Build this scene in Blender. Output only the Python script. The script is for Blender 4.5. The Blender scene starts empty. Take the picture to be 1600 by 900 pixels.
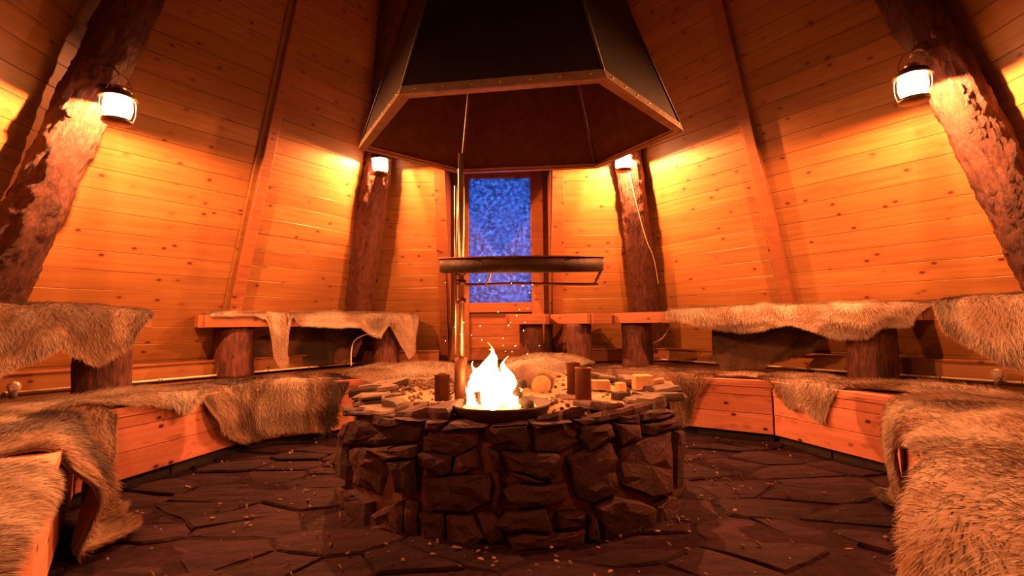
import bpy, bmesh, math, random
import numpy as np
from mathutils import Vector, Matrix, noise
random.seed(7)
R = math.radians
SC = bpy.context.scene
COL = SC.collection

# ------------------------------------------------------------------ camera
cam = bpy.data.cameras.new('camera')
cam.lens = 18.0; cam.sensor_width = 36.0; cam.clip_start = .02; cam.clip_end = 200
co = bpy.data.objects.new('camera', cam); COL.objects.link(co)
_p = R(4.07); _r = R(0.6)
fw = Vector((0, math.cos(_p), math.sin(_p))); rt = Vector((1, 0, 0)); up = rt.cross(fw)
rt2 = rt * math.cos(_r) - up * math.sin(_r); up2 = rt * math.sin(_r) + up * math.cos(_r)
m = Matrix((rt2, up2, -fw)).transposed().to_4x4(); m.translation = (0, 0, .8)
co.matrix_world = m
SC.camera = co

# ------------------------------------------------------------------ world: blue dusk outside
w = bpy.data.worlds.new('dusk'); SC.world = w; w.use_nodes = True
bg = w.node_tree.nodes['Background']
bg.inputs[0].default_value = (.07, .24, 1.0, 1); bg.inputs[1].default_value = 2.6

# ------------------------------------------------------------------ exposure
vs = SC.view_settings
vs.view_transform = 'Standard'; vs.look = 'None'; vs.gamma = 1; vs.use_curve_mapping = False
vs.exposure = 0.0

LAMP_COLOR = (1.0, .29, .085)
LAMP_POWER = 1750.0
FIRE_COLOR = (1.0, .36, .11)
FIRE_POWER = 65.0

# ------------------------------------------------------------------ materials
def newmat(name):
    mt = bpy.data.materials.new(name); mt.use_nodes = True
    nt = mt.node_tree; b = nt.nodes['Principled BSDF']
    return mt, nt, b
def N(nt, t, **kw):
    n = nt.nodes.new(t)
    for k, v in kw.items(): setattr(n, k, v)
    return n
def mixc(nt, fac, a, b, mode='MIX'):
    n = N(nt, 'ShaderNodeMix', data_type='RGBA', blend_type=mode)
    for i, v in ((0, fac), (6, a), (7, b)):
        if isinstance(v, (int, float)): n.inputs[i].default_value = v
        elif isinstance(v, tuple): n.inputs[i].default_value = (*v, 1)
        else: nt.links.new(v, n.inputs[i])
    return n.outputs[2]
def ramp(nt, src, pts):
    n = N(nt, 'ShaderNodeValToRGB'); e = n.color_ramp.elements
    e[0].position, e[0].color = pts[0][0], (*pts[0][1], 1)
    e[1].position, e[1].color = pts[-1][0], (*pts[-1][1], 1)
    for p, c in pts[1:-1]:
        x = e.new(p); x.color = (*c, 1)
    nt.links.new(src, n.inputs[0]); return n.outputs[0]
def coords(nt, scale, rand=True, src='Object'):
    tc = N(nt, 'ShaderNodeTexCoord'); mp = N(nt, 'ShaderNodeMapping')
    mp.inputs['Scale'].default_value = scale
    if rand:
        oi = N(nt, 'ShaderNodeObjectInfo'); mu = N(nt, 'ShaderNodeMath', operation='MULTIPLY'); mu.inputs[1].default_value = 37.0
        nt.links.new(oi.outputs['Random'], mu.inputs[0])
        ad = N(nt, 'ShaderNodeVectorMath', operation='ADD')
        nt.links.new(tc.outputs[src], ad.inputs[0]); nt.links.new(mu.outputs[0], ad.inputs[1])
        nt.links.new(ad.outputs[0], mp.inputs[0])
    else: nt.links.new(tc.outputs[src], mp.inputs[0])
    return mp.outputs[0]
def noisetex(nt, vec, scale, detail=4, rough=.55):
    n = N(nt, 'ShaderNodeTexNoise'); n.inputs['Scale'].default_value = scale
    n.inputs['Detail'].default_value = detail; n.inputs['Roughness'].default_value = rough
    nt.links.new(vec, n.inputs['Vector']); return n.outputs[0]
def bump(nt, b, src, strength, dist=.01):
    n = N(nt, 'ShaderNodeBump'); n.inputs['Strength'].default_value = strength; n.inputs['Distance'].default_value = dist
    nt.links.new(src, n.inputs['Height']); nt.links.new(n.outputs[0], b.inputs['Normal'])

def wood(name, light, dark, knot=(.16, .035, .012), rough=.42, stain=0.0):
    mt, nt, b = newmat(name)
    g = noisetex(nt, coords(nt, (1.2, 26, 26)), 1.6, 5, .6)
    base = ramp(nt, g, [(.30, dark), (.62, light)])
    big = noisetex(nt, coords(nt, (.9, 2.5, 2.5)), 1.1, 2)
    base = mixc(nt, ramp(nt, big, [(.35, (0,)*3), (.75, (.55,)*3)]), base, dark)
    vo = N(nt, 'ShaderNodeTexVoronoi', voronoi_dimensions='2D'); vo.inputs['Scale'].default_value = 4.6
    nt.links.new(coords(nt, (.75, 1.25, 1.0)), vo.inputs['Vector'])
    kn = ramp(nt, vo.outputs['Distance'], [(.040, (1,)*3), (.072, (0,)*3)])
    halo = ramp(nt, vo.outputs['Distance'], [(.06, (.5,)*3), (.2, (0,)*3)])
    base = mixc(nt, halo, base, dark)
    km = ramp(nt, noisetex(nt, coords(nt, (1, 1, 1)), 3.1, 1), [(.43, (.25,)*3), (.50, (.95,)*3)])
    mk = N(nt, 'ShaderNodeMath', operation='MULTIPLY'); nt.links.new(kn, mk.inputs[0]); nt.links.new(km, mk.inputs[1])
    base = mixc(nt, mk.outputs[0], base, knot)
    oi = N(nt, 'ShaderNodeObjectInfo')
    var = ramp(nt, oi.outputs['Random'], [(0, (.80, .76, .72)), (1, (1.0, 1.0, 1.0))])
    base = mixc(nt, 1.0, base, var, 'MULTIPLY')
    if stain:
        st = noisetex(nt, coords(nt, (2, 5, 5)), 3.2, 4, .65)
        base = mixc(nt, ramp(nt, st, [(.56, (0,)*3), (.66, (stain,)*3)]), base, (.10, .035, .02))
    nt.links.new(base, b.inputs['Base Color']); b.inputs['Roughness'].default_value = rough
    b.inputs['Specular IOR Level'].default_value = .35
    bump(nt, b, g, .12, .004)
    return mt
def stone(name, a, c, scale=9, rough=.75, b_str=.8, dist=.02, stretch=(1, 1, 1), spec=.4):
    mt, nt, b = newmat(name)
    v = coords(nt, stretch, False)
    n1 = noisetex(nt, v, scale, 8, .65); n2 = noisetex(nt, v, scale * .3, 3)
    base = ramp(nt, n1, [(.32, a), (.68, c)])
    base = mixc(nt, ramp(nt, n2, [(.4, (0,)*3), (.65, (.6,)*3)]), base, a)
    oi = N(nt, 'ShaderNodeObjectInfo')
    base = mixc(nt, 1.0, base, ramp(nt, oi.outputs['Random'], [(0, (.62, .58, .60)), (1, (1.1, 1.05, 1.0))]), 'MULTIPLY')
    nt.links.new(base, b.inputs['Base Color']); b.inputs['Roughness'].default_value = rough
    b.inputs['Specular IOR Level'].default_value = spec
    bump(nt, b, n1, b_str, dist); return mt
def plain(name, col, rough=.5, metal=0.0, bscale=0, bstr=.3):
    mt, nt, b = newmat(name)
    v = coords(nt, (1, 1, 1), False)
    n1 = noisetex(nt, v, 14, 5)
    d = tuple(x * .72 for x in col)
    nt.links.new(ramp(nt, n1, [(.35, d), (.65, col)]), b.inputs['Base Color'])
    b.inputs['Roughness'].default_value = rough; b.inputs['Metallic'].default_value = metal
    if bscale: bump(nt, b, noisetex(nt, v, bscale, 5), bstr, .01)
    return mt
def emis(name, col, s):
    mt = bpy.data.materials.new(name); mt.use_nodes = True; nt = mt.node_tree
    nt.nodes.remove(nt.nodes['Principled BSDF'])
    e = N(nt, 'ShaderNodeEmission'); e.inputs[0].default_value = (*col, 1); e.inputs[1].default_value = s
    nt.links.new(e.outputs[0], nt.nodes['Material Output'].inputs[0]); return mt
def emis_clear(name, col, s, opac, hgrad=None):
    """glow seen through a clear body: emission mixed with transparency"""
    mt = emis(name, col, s); nt = mt.node_tree
    e = [n for n in nt.nodes if n.type == 'EMISSION'][0]
    t = N(nt, 'ShaderNodeBsdfTransparent'); mx = N(nt, 'ShaderNodeMixShader')
    mx.inputs[0].default_value = opac
    nt.links.new(t.outputs[0], mx.inputs[1]); nt.links.new(e.outputs[0], mx.inputs[2])
    nt.links.new(mx.outputs[0], nt.nodes['Material Output'].inputs[0])
    if hgrad:
        tc = N(nt, 'ShaderNodeTexCoord'); sp = N(nt, 'ShaderNodeSeparateXYZ')
        nt.links.new(tc.outputs['Object'], sp.inputs[0])
        mr = N(nt, 'ShaderNodeMapRange'); mr.inputs[1].default_value = hgrad[0]; mr.inputs[2].default_value = hgrad[1]
        nt.links.new(sp.outputs[2], mr.inputs[0])
        c = ramp(nt, mr.outputs[0], [(0, (1, .42, .13)), (.55, (1, .34, .08)), (1, (1, .22, .03))])
        nt.links.new(c, e.inputs[0])
        o = ramp(nt, mr.outputs[0], [(0, (1,)*3), (.6, (.85,)*3), (1, (.12,)*3)])
        nt.links.new(o, mx.inputs[0])
    return mt

PINE = wood('pine_wall', (.27, .135, .045), (.20, .082, .028), knot=(.07, .014, .008))
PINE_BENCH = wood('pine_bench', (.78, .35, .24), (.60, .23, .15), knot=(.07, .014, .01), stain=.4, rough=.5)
PINE_TRIM = wood('pine_trim', (.24, .098, .040), (.165, .054, .022), knot=(.06, .012, .008))
DECK = wood('deck_board', (.13, .065, .04), (.09, .04, .025), rough=.7)
SLATE = stone('hearth_slate', (.026, .013, .018), (.12, .055, .068), 11, .75, 1.0, .03, (1, 1, 1), .2)
SLATE_TOP = stone('rim_slate', (.07, .042, .032), (.16, .10, .075), 14, .7, 1.0, .02, (1, 1, 3))
MORTAR = stone('mortar', (.075, .032, .028), (.14, .062, .05), 22, .95, .8, .01)
FLAG = stone('floor_slate', (.014, .0055, .010), (.052, .020, .037), 6, .85, 1.0, .03, (1, 2.6, 1), .15)
EARTH = stone('earth', (.010, .004, .007), (.030, .012, .021), 30, .95, .8, .01, (1, 1, 1), .08)
PLINTH = stone('concrete', (.015, .013, .014), (.05, .040, .04), 60, .95, 1.0, .01)
ASH = stone('ash_gravel', (.30, .19, .12), (.55, .40, .27), 34, .95, 1.0, .02)
GRAVEL = stone('gravel', (.16, .10, .07), (.30, .20, .14), 20, .9, .6, .01)
BLACKSTEEL = plain('black_steel', (.018, .015, .018), .45, .5)
SOOT = plain('sooty_steel', (.20, .085, .06), .62, .15)
RIMSTEEL = plain('steel_edge', (.50, .40, .32), .32, .85)
RUST = plain('rusty_steel', (.16, .06, .035), .5, .75, 60, .3)
IRON = plain('cast_iron', (.045, .020, .016), .6, .4, 40, .3)
CHROME = plain('worn_steel_tube', (.55, .36, .24), .3, .9)
WIREM = plain('white_cable', (.75, .62, .5), .5)
DARKCAB = plain('dark_cable', (.03, .025, .025), .6)
BURNT = stone('charred_wood', (.02, .013, .010), (.12, .06, .035), 40, .9, 1, .01, (1, 1, 1))
ENDWOOD = plain('sawn_wood', (.62, .38, .2), .8, 0, 50, .4)
BALLAST = plain('lantern_tin', (.16, .10, .06), .38, .8)

def bark_mat():
    mt, nt, b = newmat('bark')
    v = coords(nt, (1, 1, .4)); n1 = noisetex(nt, v, 42, 8, .75); n2 = noisetex(nt, coords(nt, (1, 1, .5)), 5, 4)
    base = ramp(nt, n1, [(.30, (.016, .004, .004)), (.52, (.085, .022, .014)), (.74, (.15, .048, .024))])
    base = mixc(nt, ramp(nt, n2, [(.58, (0,)*3), (.68, (.14,)*3)]), base, (.15, .06, .03))
    nt.links.new(base, b.inputs['Base Color']); b.inputs['Roughness'].default_value = .5
    b.inputs['Specular IOR Level'].default_value = .35
    bump(nt, b, n1, 1.0, .03); return mt
BARK = bark_mat()
def stump_mat():
    mt, nt, b = newmat('stump_bark')
    v = coords(nt, (1, 1, .22)); n1 = noisetex(nt, v, 38, 6, .65)
    base = ramp(nt, n1, [(.34, (.022, .006, .005)), (.55, (.10, .026, .018)), (.75, (.18, .065, .038))])
    nt.links.new(base, b.inputs['Base Color']); b.inputs['Roughness'].default_value = .55
    bump(nt, b, n1, 1.0, .02); return mt
STUMP = stump_mat()
def fur_mat():
    mt, nt, b = newmat('fur')
    a = N(nt, 'ShaderNodeAttribute', attribute_name='Col')
    nt.links.new(a.outputs['Color'], b.inputs['Base Color'])
    b.inputs['Roughness'].default_value = .62; b.inputs['Specular IOR Level'].default_value = .25
    b.inputs['Sheen Weight'].default_value = .25; b.inputs['Sheen Roughness'].default_value = .4
    return mt
FUR = fur_mat()
def frost_mat():
    mt = bpy.data.materials.new('frosted_glass'); mt.use_nodes = True; nt = mt.node_tree
    nt.nodes.remove(nt.nodes['Principled BSDF'])
    v = coords(nt, (1, 1, 1), False)
    n1 = noisetex(nt, v, 24, 8, .8); n2 = noisetex(nt, v, 3.2, 4, .6)
    vo = N(nt, 'ShaderNodeTexVoronoi'); vo.inputs['Scale'].default_value = 26; nt.links.new(v, vo.inputs['Vector'])
    col = ramp(nt, n1, [(.38, (.04, .04, .07)), (.50, (.38, .38, .45)), (.60, (1, 1, 1))])
    col = mixc(nt, ramp(nt, n2, [(.40, (0,)*3), (.62, (.6,)*3)]), col, (.50, .50, .58))
    tr = N(nt, 'ShaderNodeBsdfTranslucent'); nt.links.new(col, tr.inputs[0])
    gl = N(nt, 'ShaderNodeBsdfGlossy'); gl.inputs['Roughness'].default_value = .35; gl.inputs[0].default_value = (.5, .5, .5, 1)
    mx = N(nt, 'ShaderNodeMixShader'); mx.inputs[0].default_value = .05
    bp = N(nt, 'ShaderNodeBump'); bp.inputs['Strength'].default_value = .8; bp.inputs['Distance'].default_value = .01
    nt.links.new(n1, bp.inputs['Height']); nt.links.new(bp.outputs[0], gl.inputs['Normal'])
    nt.links.new(tr.outputs[0], mx.inputs[1]); nt.links.new(gl.outputs[0], mx.inputs[2])
    nt.links.new(mx.outputs[0], nt.nodes['Material Output'].inputs[0]); return mt
FROST = frost_mat()
GLOW = emis_clear('lamp_globe_glow', (1.0, .66, .34), 30.0, .7)
FLAME = emis_clear('flame', (1, .5, .14), FIRE_POWER, 1.0, (0, .27))
EMBER = emis('ember', (1, .36, .06), 9)
SPARK = emis('spark', (1, .5, .15), 12)

# ------------------------------------------------------------------ object helpers
def link(name, me, mat=None, parent=None, mtx=None, kind=None):
    o = bpy.data.objects.new(name, me); COL.objects.link(o)
    if mat is not None and me is not None and not me.materials: me.materials.append(mat)
    if parent is not None: o.parent = parent
    if mtx is not None:
        o.matrix_basis = mtx if parent is None else (inv_of(parent) @ mtx)
    if kind: o['kind'] = kind
    return o
def inv_of(p):
    mm = Matrix.Identity(4); q = p
    while q is not None:
        mm = q.matrix_basis @ mm; q = q.parent
    return mm.inverted()
def tag(o, label=None, cat=None, group=None, kind=None):
    if label: o['label'] = label
    if cat: o['category'] = cat
    if group: o['group'] = group
    if kind: o['kind'] = kind
    return o
def empty(name, loc, label=None, cat=None, group=None):
    o = bpy.data.objects.new(name, None); COL.objects.link(o); o.location = loc; o.empty_display_size = .1
    return tag(o, label, cat, group)
def mesh(verts, faces, smooth=False, name='m'):
    me = bpy.data.meshes.new(name); me.from_pydata([tuple(v) for v in verts], [], faces)
    if smooth: me.polygons.foreach_set('use_smooth', [True] * len(me.polygons))
    me.update(); return me
def frame(o, x, z):
    x = Vector(x).normalized(); z = Vector(z); z = (z - x * z.dot(x)).normalized(); y = z.cross(x)
    mm = Matrix((x, y, z)).transposed().to_4x4(); mm.translation = o; return mm
def slab_mesh(poly, t, bev=.003):
    """polygon in XY (ccw), thickness along +Z, bevelled top edge"""
    n = len(poly); c = Vector((sum(p[0] for p in poly) / n, sum(p[1] for p in poly) / n))
    ins = []
    for i in range(n):
        p = Vector(poly[i]); a = (Vector(poly[i - 1]) - p).normalized(); b = (Vector(poly[(i + 1) % n]) - p).normalized()
        ins.append(p + (a + b) * bev)
    v = [(p[0], p[1], 0) for p in poly] + [(p[0], p[1], t - bev) for p in poly] + [(p[0], p[1], t) for p in ins]
    f = [tuple(range(n - 1, -1, -1)), tuple(range(2 * n, 3 * n))]
    for k in (0, 1):
        for i in range(n):
            j = (i + 1) % n; f.append((k * n + i, k * n + j, (k + 1) * n + j, (k + 1) * n + i))
    return mesh(v, f)
def board(name, a, b, upv, width, t, mat, parent, kind=None):
    """board from a to b (corner edge), width along upv, thickness along a->b x upv"""
    a, b = Vector(a), Vector(b); x = (b - a); L = x.length; x.normalize()
    u = Vector(upv); u = (u - x * u.dot(x)).normalized(); z = x.cross(u)
    mm = Matrix((x, u, z)).transposed().to_4x4(); mm.translation = a
    me = slab_mesh([(0, 0), (L, 0), (L, width), (0, width)], t)
    return link(name, me, mat, parent, mm, kind)
def tube_mesh(pts, r, seg=8, closed=False):
    pts = [Vector(p) for p in pts]; n = len(pts); v = []; f = []
    rr = r if isinstance(r, (list, tuple)) else [r] * n
    prev = None
    for i, p in enumerate(pts):
        if closed: d = pts[(i + 1) % n] - pts[i - 1]
        else: d = pts[min(i + 1, n - 1)] - pts[max(i - 1, 0)]
        d.normalize()
        a = Vector((0, 0, 1)) if prev is None else prev
        if abs(a.dot(d)) > .95 and prev is None: a = Vector((1, 0, 0))
        a = (a - d * a.dot(d)).normalized(); prev = a; b = d.cross(a)
        for k in range(seg):
            t = 2 * math.pi * k / seg; v.append(p + (a * math.cos(t) + b * math.sin(t)) * rr[i])
    for i in range(n if closed else n - 1):
        for k in range(seg):
            i2 = (i + 1) % n; k2 = (k + 1) % seg
            f.append((i * seg + k, i * seg + k2, i2 * seg + k2, i2 * seg + k))
    if not closed:
        f.append(tuple(range(seg - 1, -1, -1))); f.append(tuple((n - 1) * seg + k for k in range(seg)))
    return mesh(v, f, True)
def lathe_mesh(prof, seg=20, smooth=True):
    v = []; f = []; n = len(prof)
    for r, z in prof:
        for k in range(seg):
            t = 2 * math.pi * k / seg; v.append((r * math.cos(t), r * math.sin(t), z))
    for i in range(n - 1):
        for k in range(seg):
            k2 = (k + 1) % seg; f.append((i * seg + k, i * seg + k2, (i + 1) * seg + k2, (i + 1) * seg + k))
    return mesh(v, f, smooth)
def spline(pts, n=8):
    pts = [Vector(p) for p in pts]; out = []
    P = [pts[0]] + pts + [pts[-1]]
    for i in range(1, len(P) - 2):
        for k in range(n):
            t = k / n; a, b, c, d = P[i - 1], P[i], P[i + 1], P[i + 2]
            out.append(.5 * ((2 * b) + (c - a) * t + (2 * a - 5 * b + 4 * c - d) * t * t + (3 * b - a - 3 * c + d) * t ** 3))
    out.append(pts[-1]); return out
def T(*p): return Matrix.Translation(p)

# ------------------------------------------------------------------ hut shell
D = 2.73; APEX = Vector((0, D, 9.0)); H0 = .30
def cor(a, r): return Vector((r * math.sin(R(a)), D + r * math.cos(R(a)), H0))
CORN = [cor(-135, 4.6), cor(-83, 3.47), cor(-29, 3.47), cor(29, 3.47), cor(83, 3.47), cor(135, 4.6)]
NAMES = ['wall_far_left', 'wall_left', 'wall_back', 'wall_right', 'wall_far_right', 'wall_front']
LABELS = ['pine plank wall left of the left pole', 'pine plank wall between the left pole and the pole left of the window',
          'pine plank wall holding the blue window', 'pine plank wall between the two right poles',
          'pine plank wall right of the right pole', 'pine plank wall behind the camera']
PITCH = .137
WIN_X0, WIN_X1, WIN_TOP = -.66, .40, 2.34
for wi in range(6):
    A, B = CORN[wi], CORN[(wi + 1) % 6]
    x = (B - A).normalized(); mid = (A + B) / 2
    toap = APEX - mid; y = (toap - x * toap.dot(x)).normalized(); z = x.cross(y)
    cen = Vector((0, D, H0)) - mid
    if z.dot(cen) < 0: A, B = B, A; x = -x; z = x.cross(y)
    mm = Matrix((x, y, z)).transposed().to_4x4(); mm.translation = A
    S = (APEX - A).dot(y); ax = (APEX - A).dot(x); W = (B - A).length
    root = link(NAMES[wi], mesh([(0, 0, -.02), (W, 0, -.02), (ax + (W - ax) * .42, S * .58, -.02), (ax - ax * .42, S * .58, -.02)], [(0, 1, 2, 3)]) if wi != 2 else None, PINE_TRIM if wi != 2 else None, None, mm, 'structure') if wi != 2 else None
    if wi == 2:
        root = bpy.data.objects.new(NAMES[wi], None); COL.objects.link(root); root.matrix_basis = mm; root['kind'] = 'structure'
        def bk(pts): return pts
        q = lambda X, s_: ((X - A.x) if x.x > 0 else (A.x - X), s_)
        st = (WIN_TOP - H0 + .06) / y.z; sT = S * .58
        xl = lambda s_: (ax * s_ / S, W + (ax - W) * s_ / S)
        o0, o1 = sorted((q(WIN_X0, 0)[0], q(WIN_X1, 0)[0]))
        pts = [(0, 0), (o0, 0), (o0, st), (xl(st)[0], st), (o1, 0), (W, 0), (xl(st)[1], st), (o1, st), (xl(sT)[1], sT), (xl(sT)[0], sT)]
        link('backing', mesh([(a_, b_, -.012) for a_, b_ in pts], [(0, 1, 2, 3), (4, 5, 6, 7), (3, 2, 7, 6, 8, 9)]), PINE_TRIM, root)
    tag(root, LABELS[wi])
    nrow = 37
    sl = y.z
    for i in range(nrow):
        s0, s1 = i * PITCH + .0012, (i + 1) * PITCH - .0008
        def ex(s): return (ax * s / S, W + (ax - W) * s / S)
        (l0, r0), (l1, r1) = ex(s0), ex(s1)
        segs = []
        hrow = H0 + (s0 + s1) / 2 * sl
        if wi == 2 and hrow < WIN_TOP:
            o0 = WIN_X0 - A.x if x.x > 0 else A.x - WIN_X1
            o1 = WIN_X1 - A.x if x.x > 0 else A.x - WIN_X0
            segs = [(l0, o0, l1, o0), (o1, r0, o1, r1)]
        else:
            jt = random.uniform(.3, .7) * (r0 - l0) + l0
            if wi in (1, 3): jt = l0 + (r0 - l0) * .5
            if wi == 2: jt = random.uniform(.35, .65) * (r0 - l0) + l0
            segs = [(l0, jt - .001, l1, jt - .001), (jt + .001, r0, jt + .001, r1)]
        for a0, b0, a1, b1 in segs:
            cx = (a0 + b0) / 2
            me = slab_mesh([(a0 - cx, s0), (b0 - cx, s0), (b1 - cx, s1), (a1 - cx, s1)], .022, .002)
            o = link('plank', me, PINE, root); o.location = (cx, 0, random.uniform(-.0012, .0012))

# battens on the wall seams
def rib_line(wi, h): 
    A, B = CORN[wi], CORN[(wi + 1) % 6]
    mid = (A + B) / 2
    t = (h - H0) / (APEX.z - H0); return mid.lerp(APEX, t)
for wi, tx, lb in ((1, .5, 'pine batten up the left wall seam'), (3, .5, 'pine batten up the right wall seam')):
    A, B = CORN[wi], CORN[(wi + 1) % 6]; mid = (A + B) / 2
    x = (B - A).normalized(); y = (APEX - mid).normalized(); z = x.cross(y)
    if z.dot(Vector((0, D, H0)) - mid) < 0: x = -x; z = -z
    mm = Matrix((x, y, z)).transposed().to_4x4(); mm.translation = mid + z * .022
    o = link('trim_%d' % (1 if wi == 1 else 2), slab_mesh([(-.045, 0), (.045, 0), (.04, 5.0), (-.04, 5.0)], .05, .004), PINE_TRIM, None, mm, 'structure')
    tag(o, lb)
    # dark backing strip left/right of the batten
    o2 = link('seam_board', slab_mesh([(-.085, 0), (.015, 0), (.015, 5.0), (-.075, 5.0)], .016, .003), PINE, o); o2.location = (0, 0, .0)

# ceiling: the closed top of the cone, above the frame
v = []; ring = []
for c in CORN:
    v.append(c.lerp(APEX, .55))
v.append(APEX)
ce = link('ceiling', mesh(v, [(i, (i + 1) % 6, 6) for i in range(6)]), PINE_TRIM, None, None, 'structure')
tag(ce, 'closed wooden top of the cone')

# ------------------------------------------------------------------ log poles
def log_mesh(L, r, seed, taper=.12, seg=44, rows=240, rough=.012):
    v = []; f = []
    for i in range(rows + 1):
        z = L * i / rows; rr = r * (1 - taper * i / rows)
        for k in range(seg):
            t = 2 * math.pi * k / seg
            p = Vector((math.cos(t) * 2.5, math.sin(t) * 2.5, z * 3 + seed * 11))
            d = noise.noise(p * 1.0) * rough * 1.5 + noise.noise(p * 3.3) * rough * 1.1 + abs(noise.noise(p * 7)) * rough * .9 + noise.noise(p * 17) * rough * .5
            q = rr + d
            v.append((q * math.cos(t) + .02 * math.sin(z * 1.1 + seed), q * math.sin(t) + .015 * math.sin(z * .8 + seed * 2), z))
    for i in range(rows):
        for k in range(seg):
            k2 = (k + 1) % seg; f.append((i * seg + k, i * seg + k2, (i + 1) * seg + k2, (i + 1) * seg + k))
    f.append(tuple(range(seg - 1, -1, -1))); f.append(tuple(rows * seg + k for k in range(seg)))
    return mesh(v, f, True)
def pole(ang, rb, rad, seed, label, ax=0.0):
    b = Vector((rb * math.sin(R(ang)), D + rb * math.cos(R(ang)), .36))
    d = (APEX + Vector((ax, 0, -.2)) - b).normalized()
    mm = frame(b, d.cross(Vector((0, 0, 1))), d)
    e = empty('log_pole', b, label, 'pole', 'leaning log poles of the hut')
    o = link('trunk', log_mesh(4.9, rad, seed), BARK, e, mm)
    for k in range(7):
        t = random.uniform(0, 2 * math.pi); zz = random.uniform(.3, 3.2)
        kn = link('knot', lathe_mesh([(.0, .0), (.030, .0), (.020, .008), (.010, .012), (0, .013)], 9), BARK, e,
                  mm @ T(math.cos(t) * rad * 1.0, math.sin(t) * rad * 1.0, zz) @ Vector((math.cos(t), math.sin(t), 0)).to_track_quat('Z', 'Y').to_matrix().to_4x4())
    return e, b, d
poles = {}
poles['L'] = pole(-86.0, 3.25, .130, 1, 'thick reddish log pole on the far left carrying the biggest left lantern', .42)
poles['l'] = pole(-31.5, 3.28, .138, 2, 'reddish log pole left of the blue window')
poles['r'] = pole(27.5, 3.26, .130, 3, 'reddish log pole right of the blue window')
poles['R'] = pole(87.8, 3.30, .128, 4, 'thick reddish log pole on the far right', -.38)

poles['bl'] = pole(-138, 3.6, .130, 5, 'log pole behind the camera on the left')
poles['br'] = pole(138, 3.6, .130, 6, 'log pole behind the camera on the right')

# ------------------------------------------------------------------ window in its upright frame
wy = 5.52
wr = bpy.data.objects.new('window_1', None); COL.objects.link(wr); wr.location = (-.12, wy, 1.0); wr['kind'] = 'structure'
tag(wr, 'tall frosted window glowing dusk blue in a brown frame')
def wpart(name, x0, x1, z0, z1, y0, t, mat):
    return board(name, (x0, y0, z0), (x1, y0, z0), (0, 0, 1), z1 - z0, t, mat, wr)
wpart('frame_stile', -.60, -.462, .42, 2.6, wy + .03, .05, PINE_TRIM)
wpart('frame_stile', .212, .345, .42, 2.6, wy + .03, .05, PINE_TRIM)
wpart('frame_rail', -.462, .212, 2.40, 2.6, wy + .03, .05, PINE_TRIM)
wpart('frame_rail', -.462, .212, .93, 1.035, wy + .03, .05, PINE_TRIM)
for k in range(4):
    wpart('lower_panel', -.462, .212, .42 + .1275 * k, .42 + .1275 * (k + 1) - .003, wy + .035, .02, PINE_TRIM)
link('panel_backing', mesh([(-.66, wy + .07, .30), (.40, wy + .07, .30), (.40, wy + .07, 1.0), (-.66, wy + .07, 1.0)], [(0, 1, 2, 3)]), PINE_TRIM, wr, Matrix.Identity(4))
link('pane', slab_mesh([(0, 0), (.674, 0), (.674, 1.365), (0, 1.365)], .008, .001), FROST, wr, frame((-.462, wy + .02, 1.035), (1, 0, 0), (0, -1, 0)))
# cheeks of the recess (upright sides) and head
def cheek(x, sgn):
    P = [(wy + .05, .38), (5.70, .38), (5.02, 2.62), (wy + .05, 2.62)]
    v = [(x, a, b) for a, b in P] + [(x + sgn * .03, a, b) for a, b in P]
    f = [(0, 1, 2, 3), (7, 6, 5, 4)] + [(i, (i + 1) % 4, (i + 1) % 4 + 4, i + 4) for i in range(4)]
    return link('jamb', mesh(v, f), PINE_TRIM, wr, Matrix.Identity(4))
cheek(.40, 1); cheek(-.66, -1)
link('head_board', mesh([(-.7, 4.95, 2.5), (.45, 4.95, 2.5), (.45, 5.75, 2.5), (-.7, 5.75, 2.5), (-.7, 4.95, 2.54), (.45, 4.95, 2.54), (.45, 5.75, 2.54), (-.7, 5.75, 2.54)],
     [(0, 3, 2, 1), (4, 5, 6, 7), (0, 1, 5, 4), (1, 2, 6, 5), (2, 3, 7, 6), (3, 0, 4, 7)]), PINE_TRIM, wr, Matrix.Identity(4))
for xa, xb in ((-.66, -.60), (.345, .40)):
    wpart('recess_back', xa, xb, .42, 2.5, wy + .05, .02, PINE_TRIM)
# leaning casings at both sides of the recess
A, B = CORN[2], CORN[3]; mid = (A + B) / 2
yy = (APEX - mid).normalized(); zz = Vector((1, 0, 0)).cross(yy)
if zz.y > 0: zz = -zz
for k, (x0, x1, lb) in enumerate(((-.79, -.66, 'leaning pine board left of the window'), (.40, .55, 'leaning pine board right of the window'))):
    mm = Matrix((Vector((1, 0, 0)), yy, Vector((1, 0, 0)).cross(yy))).transposed().to_4x4(); mm.translation = Vector((0, mid.y, mid.z)) + Vector((1, 0, 0)).cross(yy) * .022
    o = link('trim_%d' % (3 + k), slab_mesh([(x0, 0), (x1, 0), (x1 - .02 * (1 if x0 > 0 else 0), 2.45), (x0 + .02 * (1 if x0 > 0 else 1), 2.45)], .028, .003), PINE_TRIM, None, mm, 'structure')
    tag(o, lb)

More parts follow.
